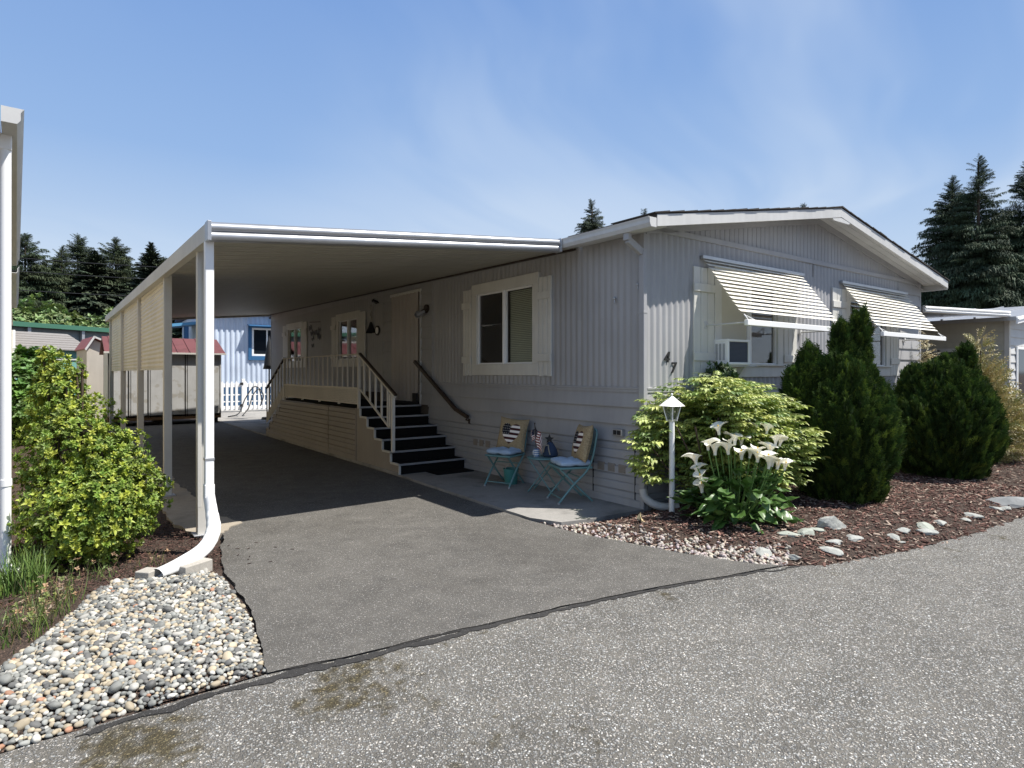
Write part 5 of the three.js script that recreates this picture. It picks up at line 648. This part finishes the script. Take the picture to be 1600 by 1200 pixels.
function cedarBough(seed, n = 30) { const R = rng(seed), pos = []; const tw = (b, d, l, w) => { const s = d.normalize(), side = V(-s.z, .15 * (R() - .5), s.x).normalize(); if (Math.hypot(s.x, s.z) < .3) side.set(Math.cos(l * 90), 0, Math.sin(l * 90)); const m = [b.x + s.x * l * .4, b.y + s.y * l * .4, b.z + s.z * l * .4]; pos.push(b.x, b.y, b.z, m[0] - side.x * w, m[1] - side.y * w, m[2] - side.z * w, m[0] + side.x * w, m[1] + side.y * w, m[2] + side.z * w, m[0] + side.x * w, m[1] + side.y * w, m[2] + side.z * w, m[0] - side.x * w, m[1] - side.y * w, m[2] - side.z * w, b.x + s.x * l, b.y + s.y * l, b.z + s.z * l); };
  for (let k = 0; k < n; k++) { const t = .06 + .92 * (k + R() * .8) / n, y = .16 * t - .26 * t * t, s = k % 2 ? 1 : -1, L = (.30 * (1 - t * t) + .07) * (.6 + .7 * R()), d = V(.5 + .5 * R(), -.1 - .3 * R(), s * (.5 + .6 * R())); const b = V(t, y, 0); tw(b, d.clone(), L, .012);
    for (let j = 0; j < 6; j++) { const f = .2 + .8 * R(), c = b.clone().addScaledVector(d.clone().normalize(), L * f); tw(c, V((R() - .3) * .9, -.25 - 1.1 * R(), (R() - .5) * 1.1), .05 + .11 * R(), .009); } }
  const g = new THREE.BufferGeometry(); g.setAttribute('position', new THREE.Float32BufferAttribute(pos, 3)); g.computeVertexNormals(); return g; }
const CB = [cedarBough(11), cedarBough(12), cedarBough(13)];
const BG = [bough(1), bough(2), bough(3)], needleM = mat([1, 1, 1], { roughness: .8 });
function conifer(label, x, z, h, r, seed, o = {}) {
  const t = thing('conifer_tree', label, 'tree', [x, -.05, z], 0, o.group), R = rng(seed), sets = [[], [], []]; const y0 = (o.bare ?? .12) * h, N = o.n || 430, c0 = o.col || [.032, .052, .022];
  for (let k = 0; k < N; k++) { if (o.cedar && vn(k * 2.39996 % 6.2832 * 1.1, k / N * 14, seed) < .40) continue; const u = Math.pow((k + R()) / N, .78), y = lerp(y0, h * .985, u), rel = 1 - (y - y0) / (h - y0), prof = Math.pow(rel, o.pow || .8) * (.72 + .5 * fbm(k * .23, seed, 3, 2)), L = Math.max(.035 * h * .6, r * prof * (o.cedar ? .5 + .65 * R() : .68 + .5 * R())), a = k * 2.39996 + R() * .8; const pitch = lerp(-.28, .75, Math.pow(u, 3)) + (R() - .5) * (o.cedar ? .55 : .3) - (o.droop || 0) * rel; const c = vary(R, c0, .38); sets[k % 3].push([Q([0, y, 0], [0, a, pitch], [L, L * (.8 + .4 * R()), L * (.8 + .35 * R())]), c]); }
  (o.cedar ? CB : BG).forEach((g, i) => scatter(t, 'crown', g, needleM, sets[i]));
  part(t, 'trunk', [new THREE.CylinderGeometry(h * .003, h * .016, h * .97, 8).translate(0, h * .485, 0)], M.bark); return t;
}
// ---------- neighbouring house on the left ----------
{
  const t = thing('neighbour_house', 'cream sided neighbouring house at the left edge with white gutter', 'house', [-5.575, 0, -1.35], .042); // local: wall at x = 0, runs to -z
  const wm = mat([.72, .62, .42], { ...paintO, map: dirtyTex });
  part(t, 'wall', box(-4.5, -.12, -.04, 3.32, -24, -.25), wm, 'cream wall'); for (let k = 0; k < 16; k++) part(t, 'lap_board', prism(lapPoly(.2, .02), -24, -.25, (p, q, u) => [-.12 + p, q + .1 + k * .2, u]), wm);
  part(t, 'corner_board', rbox(-.2, -.085, 0, 3.32, -.27, -.22), M.white);
  const gp = [[0, 0], [.09, 0], [.11, .03], [.11, .08], [.13, .115], [.12, .115], [.10, .08], [.10, .035], [.085, .01], [.01, .01], [.01, .115], [0, .115]];
  part(t, 'gutter', prism(gp, -7.2, .32, (p, q, u) => [-.0 + p, q + 3.33, u]), M.white, 'white gutter above'); part(t, 'gutter_end', prism([[0, 0], [.09, 0], [.11, .03], [.11, .08], [.125, .112], [0, .112]], .322, .328, (p, q, u) => [p, q + 3.33, u]), M.white); part(t, 'soffit', box(-.6, -.005, 3.32, 3.34, -24, .3), M.cream);
  part(t, 'roof', prism([[-.01, 3.43], [-2.4, 3.9], [-5, 3.43], [-5, 3.38], [-2.4, 3.85], [-.01, 3.38]], -24, .3, (p, q, u) => [p, q, u]), M.shingle);
  part(t, 'gutter', prism(gp, -15, -7.6, (p, q, u) => [-.0 + p, q + 3.26, u]), M.white);
  const d = part(t, 'downspout', [new THREE.CylinderGeometry(.037, .037, 3.15, 16).translate(.02, 1.765, -.02), rbox(-.02, .06, 3.22, 3.34, -.06, .02, .01), tube([[.02, .2, -.02], [.02, .10, -.02], [.045, .06, .02], [.10, .04, .06]], .038, 14, 12)], M.whiteClean, 'white round downspout at the left edge'); part(d, 'strap', new THREE.CylinderGeometry(.042, .042, .05, 16).translate(.02, .72, -.02), M.whiteClean);
  part(t, 'downspout', [new THREE.CylinderGeometry(.05, .05, 2.6, 12).translate(.02, 1.35, -14.5), tube([[.02, .12, -14.5], [.03, .05, -14.45], [.16, .03, -14.4]], .05, 10, 10)], M.whiteClean);
}
// ---------- things behind the carport ----------
{
  const s = thing('metal_shed', 'grey metal shed with red roof behind the carport', 'shed', [0, 0, 0]), x0 = -4.09, x1 = -1.20, z = -15.95, m = mat([.56, .57, .58], { roughness: .5, metalness: .2, map: dirtyTex }), red = mat([.15, .045, .04], { ...paintO, map: dirtyTex });
  for (let k = 0; k < 6; k++) { const w = (x1 - x0) / 6, a = x0 + k * w; part(s, 'wall_panel', [rbox(a + .012, a + w - .012, .24, 2.16, z - .02, z, .006)], m); part(s, 'seam', rbox(a - .012, a + .008, .24, 2.16, z - .03, z + .012, .003), M.dark); part(s, 'seam', rbox(a + .05, a + .062, .24, 2.16, z - .01, z + .008, .003), M.dark); }
  part(s, 'wall', [box(x0, x1, .3, 2.16, z - 2.4, z - .03)], m); part(s, 'corner_post', rbox(x1 - .02, x1 + .02, .3, 2.16, z - .03, z + .015), m);
  part(s, 'floor_beam', rbox(x0 - .02, x1 + .02, .16, .31, z - 2.4, z - .0, .006), mat([.20, .12, .06], { roughness: .9 })); for (const x of [x0 + .15, -2.7, x1 - .15]) part(s, 'block', box(x - .1, x + .1, -.02, .16, z - 2.3, z - .1), M.dark);
  part(s, 'roof', prism([[z + .12, 2.14], [z - 1.2, 2.62], [z - 2.5, 2.14], [z - 2.5, 2.10], [z - 1.2, 2.58], [z + .12, 2.10]], x0 - .1, x1 + .12, (p, q, u) => [u, q, p]), red, 'red ribbed metal roof'); for (let k = 0; k < 9; k++) part(s, 'roof_rib', prism([[z + .12, 2.142], [z - 1.2, 2.622], [z - 1.2, 2.642], [z + .12, 2.162]], x0 + .05 + k * .33, x0 + .075 + k * .33, (p, q, u) => [u, q, p]), red);
  part(s, 'eave_trim', rbox(x0 - .12, x1 + .14, 2.085, 2.135, z + .115, z + .135, .004), M.trim);
}
{
  const h = thing('ribbed_house', 'white and blue ribbed house behind the picket fence', 'house', [0, 0, 0]), z = -22.5, m = mat([.60, .68, .80], paintO), bl = mat([.03, .12, .26], { roughness: .5 });
  part(h, 'wall', [box(-.42, 9, -.04, 4.0, z - 6, z - .03)], m); part(h, 'ribbed_siding', sheet(-.42, 9, .25, 3.98, .20, [[0, 0], [.35, 0], [.45, .035], [.85, .035], [.95, 0]]), m).position.z = z;
  part(h, 'skirting', rbox(-.4, 9, -.02, 1.0, z + .04, z + .07, .004), mat([.03, .085, .17], { roughness: .6 }), 'dark blue skirting'); const w = sub(h, 'window', 'sliding window with blue surround'); part(w, 'surround', [rbox(1.14, 1.28, 2.06, 3.5, z + .04, z + .09), rbox(2.5, 2.64, 2.06, 3.5, z + .04, z + .09), rbox(1.28, 2.5, 2.06, 2.24, z + .04, z + .09), rbox(1.28, 2.5, 3.42, 3.5, z + .04, z + .09)], bl); part(w, 'frame', [rbox(1.28, 1.36, 2.24, 3.42, z + .045, z + .07), rbox(2.42, 2.5, 2.24, 3.42, z + .045, z + .07), rbox(1.36, 2.42, 2.24, 2.32, z + .045, z + .07), rbox(1.36, 2.42, 3.34, 3.42, z + .045, z + .07), rbox(1.86, 1.92, 2.32, 3.34, z + .045, z + .068)], M.whiteClean); part(w, 'pane', box(1.36, 2.42, 2.32, 3.34, z + .04, z + .05), mat([.012, .016, .022], { roughness: .05 }));
  part(w, 'hood', prism([[0, 3.52], [.45, 3.46], [.45, 3.49], [0, 3.56]], 1.1, 2.68, (p, q, u) => [u, q, z + p]), bl);
  part(h, 'roof', prism([[z + .3, 4.0], [z - 3, 4.7], [z - 6.3, 4.0], [z - 6.3, 3.95], [z - 3, 4.62], [z + .3, 3.95]], -.7, 9.2, (p, q, u) => [u, q, p]), bl); part(h, 'downspout', tube([[2.05, 3.98, z + .2], [2.05, 3.8, z + .2], [2.5, 3.66, z + .12], [2.6, 3.4, z + .1]], .05, 16, 8), M.black);
  const c = thing('blue_patio_cover', 'blue edged patio cover beside the ribbed house', 'patio cover'); part(c, 'roof', prism([[-1.7, 3.42], [-.45, 3.60], [-.45, 3.72], [-1.7, 3.54]], -26, -24.3, (p, q, u) => [p, q, u]), mat([.10, .30, .50], { roughness: .45 })); part(c, 'post', rbox(-.95, -.78, -.04, 3.5, -24.5, -24.35), bl); 
  const f = thing('picket_fence', 'white picket fence with gate in front of the ribbed house', 'fence', [0, 0, -20.9]); let x = -.55; const wp = M.whiteClean;
  for (let k = 0; k < 13; k++) { x = -.50 + k * .17 + (k > 5 ? .16 : 0); part(f, 'picket', [prism([[-.045, 0], [.045, 0], [.045, 1.06], [0, 1.14], [-.045, 1.06]], -.012, .012, (p, q, u) => [x + p, q + .09, u])], wp); }
  part(f, 'post', rbox(.53, .65, 0, 1.30, -.06, .06), wp); part(f, 'post', rbox(-.72, -.60, 0, 1.30, -.06, .06), wp); part(f, 'post', rbox(1.78, 1.90, 0, 1.3, -.06, .06), wp);
  for (const [a, b] of [[-.6, .5], [.68, 1.78]]) for (const y of [.12, .40, .66, .98]) part(f, 'rail', rbox(a, b, y, y + (y > .9 || y < .2 ? .14 : .045), -.035, -.013), wp);
  for (const y of [.22, 1.06]) part(f, 'hinge', box(.47, .58, y, y + .1, .013, .07), M.black);
  const u = thing('closed_umbrella', 'closed black patio umbrella behind the far corner of the house', 'umbrella', [.24, 0, -16.3]); part(u, 'pole', rod([.1, 0, 0], [.1, 2.75, 0], .025), M.black); part(u, 'canopy', new THREE.LatheGeometry([[.02, 2.7], [.06, 2.55], [.11, 2.2], [.16, 1.8], [.19, 1.66], [.05, 1.7]].map(p => new THREE.Vector2(...p)), 14).translate(.1, 0, 0), M.black); part(u, 'base', new THREE.CylinderGeometry(.22, .25, .08, 20).translate(.1, .05, 0), M.black);
  const b = thing('garden_hose', 'black hoses looped beside the fence behind the porch', 'hose', [0, 0, -18.6]); part(b, 'hose', tube([[-.55, .04, .6], [-.15, .12, .3], [.15, .65, 0], [.5, 1.05, -.1], [.75, .75, 0], [.62, .35, .1]], .02, 40, 6), M.black); part(b, 'hose', tube([[-.05, .04, .4], [.2, .3, .2], [.4, .75, 0], [.6, .95, -.05], [.7, .5, 0]], .018, 30, 6), M.black);
}
{ // sheds beyond the strip
  const gm = mat([.16, .36, .33], paintO), g = thing('green_shed', 'mint green shed with weathered grey shingle roof', 'shed', [-4.25, 0, -24.6], .63);
  part(g, 'wall', box(-5, -.12, -.04, 2.42, -2.4, -.1), gm); part(g, 'gable', prism([[-.1, 2.4], [-1.25, 2.98], [-2.4, 2.4]], -.14, -.02, (p, q, u) => [u, q, p]), mat([.42, .70, .62], paintO)); part(g, 'end_wall', box(-.12, -.02, -.04, 2.4, -2.4, -.1), mat([.42, .70, .62], paintO));
  const rm = mat([.24, .225, .215], { roughness: 1, map: rockTex }); for (let k = 0; k < 7; k++) part(g, 'shingle_course', prism([[.12 - k * .196, 2.38 + k * .096], [.12 - (k + 1) * .196 - .03, 2.38 + (k + 1) * .096 + .01], [.12 - (k + 1) * .196 - .03, 2.40 + (k + 1) * .096 + .01], [.12 - k * .196, 2.42 + k * .096]], -5.2, .1, (p, q, u) => [u, q, p]), rm);
  part(g, 'roof', prism([[-1.25, 3.05], [-2.6, 2.38], [-2.6, 2.33], [-1.25, 3.0]], -5.2, .1, (p, q, u) => [u, q, p]), rm); part(g, 'eave_trim', box(-5, 0, 2.02, 2.08, -.1, -.06), M.white); for (let k = 0; k < 4; k++) part(g, 'batten', box(-2.2 - k * .28, -2.14 - k * .28, .9, 2.02, -.1, -.07), M.white);
  const b = thing('beige_shed', 'beige shed gable with red roof edge behind the carport screens', 'shed', [-4.38, 0, -19.5], .1); part(b, 'wall', [prism([[-.10, 0], [.9, 0], [.9, 2.25], [.08, 2.62], [-.10, 2.36]], -2.2, 0, (p, q, u) => [p, q, u])], mat([.50, .46, .40], paintO)); part(b, 'roof', prism([[-.16, 2.32], [.08, 2.72], [1.0, 2.3], [1.0, 2.24], [.08, 2.65], [-.13, 2.29]], -2.3, .12, (p, q, u) => [p, q, u]), mat([.34, .08, .07], paintO)); part(b, 'rake_board', prism([[-.17, 2.30], [.08, 2.74], [.12, 2.70], [-.13, 2.26]], .12, .15, (p, q, u) => [p, q, u]), M.white); part(b, 'rake_board', prism([[.08, 2.74], [.55, 2.52], [.55, 2.46], [.10, 2.67]], .12, .15, (p, q, u) => [p, q, u]), M.white);
  const l = thing('long_carport', 'long green edged carport far behind the mint shed', 'carport', [-3.4, 0, -33.8], .63); part(l, 'roof', box(-14, 1.2, 3.72, 3.80, -4, 0), mat([.10, .14, .12], { roughness: .6 })); part(l, 'fascia', rbox(-14, 1.2, 3.66, 3.88, 0, .06), mat([.05, .15, .10], { roughness: .5 })); part(l, 'valance', rbox(-5.2, 1.2, 3.05, 3.66, -.3, -.25), mat([.25, .27, .26], { roughness: .8 })); part(l, 'back_wall', box(-14, 1.2, 0, 3.7, -4.1, -4), mat([.16, .14, .11], { roughness: .9 })); for (let k = 0; k < 5; k++) part(l, 'post', rbox(-1 - k * 2.6, -.85 - k * 2.6, 0, 3.7, -.2, -.05), M.galv);
  for (let k = 0; k < 3; k++) { const y = [9.0, 8.3, 7.2][k]; tagWire(k, y); }
  function tagWire(k, y) { solo('power_line', tube([[-40, y + 1.2, -52 - k], [-22, y + .35, -48 - k], [-5, y - .35, -44 - k], [10, y - .3, -40 - k]], .026, 40, 5), M.black, ['topmost power line in front of the left conifers', 'middle power line in front of the left conifers', 'lowest power line in front of the left conifers'][k], 'power line', 'power lines before the conifers'); }
  shrub({ name: 'light_shrub', label: 'pale green sunlit foliage rising behind the long green carport', category: 'shrub', base: [-6.2, 0, -39], seed: 91, n: 3000, lobes: [{ c: [0, 3.0, 0], r: [3.2, 2.3, 1.4], lump: .4 }, { c: [3.4, 2.6, 1.4], r: [2, 2.1, 1.2], lump: .4 }], geos: [rosette(6, .2, .13, .8, 92)], m: leafMat(), size: [.8, 1.5], stems: 3, stemR: .05, dirFn: outUp(.5, .9), col: (R) => vary(R, [.20, .28, .09], .4) });
}
// ---------- neighbouring house on the right ----------
{
  const t = thing('white_sided_house', 'neighbouring house with white lap siding at the right edge', 'house', [10.6, 0, .5]), wb = M.white, be = mat([.52, .50, .42], paintO);
  part(t, 'wall', [box(0, 7.5, -.04, 2.66, -10, 0)], be);
  for (let k = 0; k < 15; k++) part(t, 'lap_board', prism(lapPoly(.176, .024), .06, 7.5, (p, q, u) => [u, q + k * .176, p]), wb); for (let k = 0; k < 13; k++) part(t, 'lap_board', prism(lapPoly(.2, .02), -10, -.06, (p, q, u) => [-p, q + k * .2, u]), be);
  part(t, 'corner_post', rbox(-.03, .06, 0, 2.66, -.06, .03), M.trim); part(t, 'gable', prism([[0, 2.64], [7.5, 2.64], [3.75, 3.1]], -.1, .012, (p, q, u) => [p, q, u]), wb);
  part(t, 'roof', prism([[-.35, 2.68], [3.75, 3.22], [7.85, 2.68], [7.85, 2.6], [3.75, 3.14], [-.35, 2.6]], -10.3, .22, (p, q, u) => [p, q, u]), M.galv); for (let k = 0; k < 12; k++) part(t, 'roof_seam', prism([[-.34, 2.684], [3.75, 3.224], [3.75, 3.25], [-.34, 2.71]], -.5 - k * .6, -.46 - k * .6, (p, q, u) => [p, q, u]), M.galv);
  part(t, 'rake_board', prism([[-.36, 2.53], [3.75, 3.07], [3.75, 3.2], [-.36, 2.66]], .222, .25, (p, q, u) => [p, q, u]), M.whiteClean); part(t, 'rake_trim', prism([[-.36, 2.60], [3.75, 3.14], [3.75, 3.17], [-.36, 2.63]], .252, .27, (p, q, u) => [p, q, u]), M.whiteClean);
  const w = sub(t, 'window', 'window in the shaded beige wall'); part(w, 'frame', [rbox(-.06, -.02, .75, 2.06, -1.26, -1.2), rbox(-.06, -.02, .75, 2.06, -.73, -.67), rbox(-.06, -.02, 2.0, 2.08, -1.9, -.67), rbox(-.06, -.02, .7, .77, -1.9, -.67)], M.white); part(w, 'pane', box(-.035, -.028, .77, 2.0, -1.9, -.73), mat([.05, .06, .07], { roughness: .06 })); part(w, 'shade', box(-.04, -.036, .77, 1.62, -1.2, -.73), mat([.26, .29, .30], { roughness: .4 }));
  const w2 = sub(t, 'window', 'dark window in the white front'); part(w2, 'frame', [rbox(.42, .48, .8, 2.1, .02, .05), rbox(1.6, 1.66, .8, 2.1, .02, .05), rbox(.48, 1.6, 2.04, 2.1, .02, .05), rbox(.40, 1.68, .74, .82, .02, .055)], M.whiteClean); part(w2, 'pane', box(.48, 1.6, .82, 2.04, .026, .034), mat([.02, .025, .03], { roughness: .05 }));
  const c = thing('white_patio_cover', 'flat white patio roof with double gutter between the two houses', 'patio cover'); const A = [7.78, -.05], B = [10.28, .58]; const along = u => [lerp(A[0], B[0], u), lerp(A[1], B[1], u)];
  part(c, 'gutter', prism([[0, -.13], [.05, -.12], [.06, -.09], [.03, -.065], [.06, -.04], [.05, -.01], [0, 0]], 0, 1, (p, q, u) => { const e = along(u); return [e[0] - p * .24, 2.80 + q, e[1] + p * .97]; }), M.whiteClean); part(c, 'roof', [prism([[0, 0], [0, -.05], [5, .02], [5, .07]], 0, 1, (p, q, u) => { const e = along(u); return [e[0] + .05 * p, 2.79 + q, e[1] - p]; })], M.galv); part(c, 'post', rbox(7.85, 7.93, -.02, 2.75, -3.2, -3.12), M.white);
}
struct('side_yard_path', slab([[7.6, -12], [10.5, -12], [10.5, .4], [7.6, -.55]], -.05, -.005), M.conc);
struct('neighbour_path', slab([[10.05, .55], [30, .55], [30, 2.6], [9.7, 2.6]], -.05, .01), M.conc);
// ---------- trees ----------
const GL = 'conifers behind the left sheds', GR = 'conifers behind the right neighbour';
[[-7.1, -51.5, 11.6, 2.6, 'tall conifer partly hidden by the left neighbour wall'], [-6.1, -57.0, 10.2, 2.4, 'shorter conifer between the two leftmost tall ones'], [-5.0, -52.5, 11.6, 2.7, 'conifer with a broad top right of the left edge'], [-3.9, -56.6, 12.3, 2.4, 'slim conifer in the middle of the left row'], [-2.9, -52.1, 11.6, 2.5, 'dense conifer right of the slim one in the left row'], [-1.5, -53.6, 11.9, 2.7, 'conifer just left of the carport beam'], [-0.4, -56.5, 11.6, 2.6, 'conifer peeking over the carport beam'], [0.4, -48.4, 11.4, 1.9, 'small isolated conifer tip above the carport beam'], [2.2, -57.1, 11.6, 2.0, 'second isolated conifer tip above the carport beam'], [2.4, -51.9, 10.5, 2.2, 'conifer just behind the carport front corner']].forEach(([x, z, h, r, l], i) => { conifer(l, x, z, h * (1 + .05 * Math.sin(i * 2.7)), r * (1.95 + .3 * Math.sin(i * 1.9)), 100 + i, { group: GL, n: i % 3 === 1 ? 900 : 1300, bare: .02, pow: [.7, .9, .8, .65, .85][i % 5], cedar: i % 3 !== 1, col: [[.042, .064, .027], [.036, .053, .026], [.046, .066, .026]][i % 3] }); });
[[2.3, -44.5, 8, 3, 'dark conifer seen under the carport roof beside the shed'], [3.9, -48.3, 8, 3, 'dark conifer seen behind the carport corner post']].forEach(([x, z, h, r, l], i) => { conifer(l, x, z, h, r, 130 + i, { group: GL, n: 420, bare: .02, pow: .5 }); });
[[31.1, -7.1, 11.6, 3.2, 'tall dark conifer nearest the gable roof on the right', .9], [29.7, -5.6, 11.9, 2.3, 'tallest dark conifer of the right group', .7], [32.9, -4.5, 12.1, 3.0, 'dark conifer cut off by the right edge of the picture', .8], [36.9, -6.5, 9.5, 2.6, 'lower dark conifer filling the gap in the right group', .6], [35.9, -9.7, 7.4, 2.4, 'low dark conifer behind the gable roof end', .6], [36.0, -3.4, 12, 3, 'dark conifer beyond the right edge of the picture', .8]].forEach(([x, z, h, r, l, pw], i) => { conifer(l, x, z, h, r * 1.5, 150 + i, { group: GR, n: 1350, bare: .02, pow: pw, col: [.038, .064, .03], droop: .05, cedar: true }); });
[[33.2, -35.3, 17.2, 5.6, 'lone conifer top rising over the house roof'], [48.5, -42.7, 20.4, 5, 'tiny conifer tip just left of the gable corner'], [63.1, -31.9, 20.9, 4.4, 'tiny conifer tip above the gable ridge']].forEach(([x, z, h, r, l], i) => { conifer(l, x, z, h, r, 170 + i, { n: 900, bare: .35, pow: .95, cedar: true, col: [.05, .07, .035] }); });
// across the road, mirrored in the gable windows
[[6, 19, 9, 2.6, 'conifer across the road mirrored in the gable windows'], [11.5, 21, 10, 2.8, 'second conifer across the road mirrored in the gable windows'], [2, 24, 8, 2.6, 'third conifer across the road mirrored in the gable windows']].forEach(([x, z, h, r, l], i) => conifer(l, x, z, h, r, 180 + i, { n: 420, bare: .05, pow: .7, group: 'conifers across the road' }));

scene.traverse(o => { if (o.isMesh) { o.castShadow = true; o.receiveShadow = true; } });
renderer.render(scene, camera);
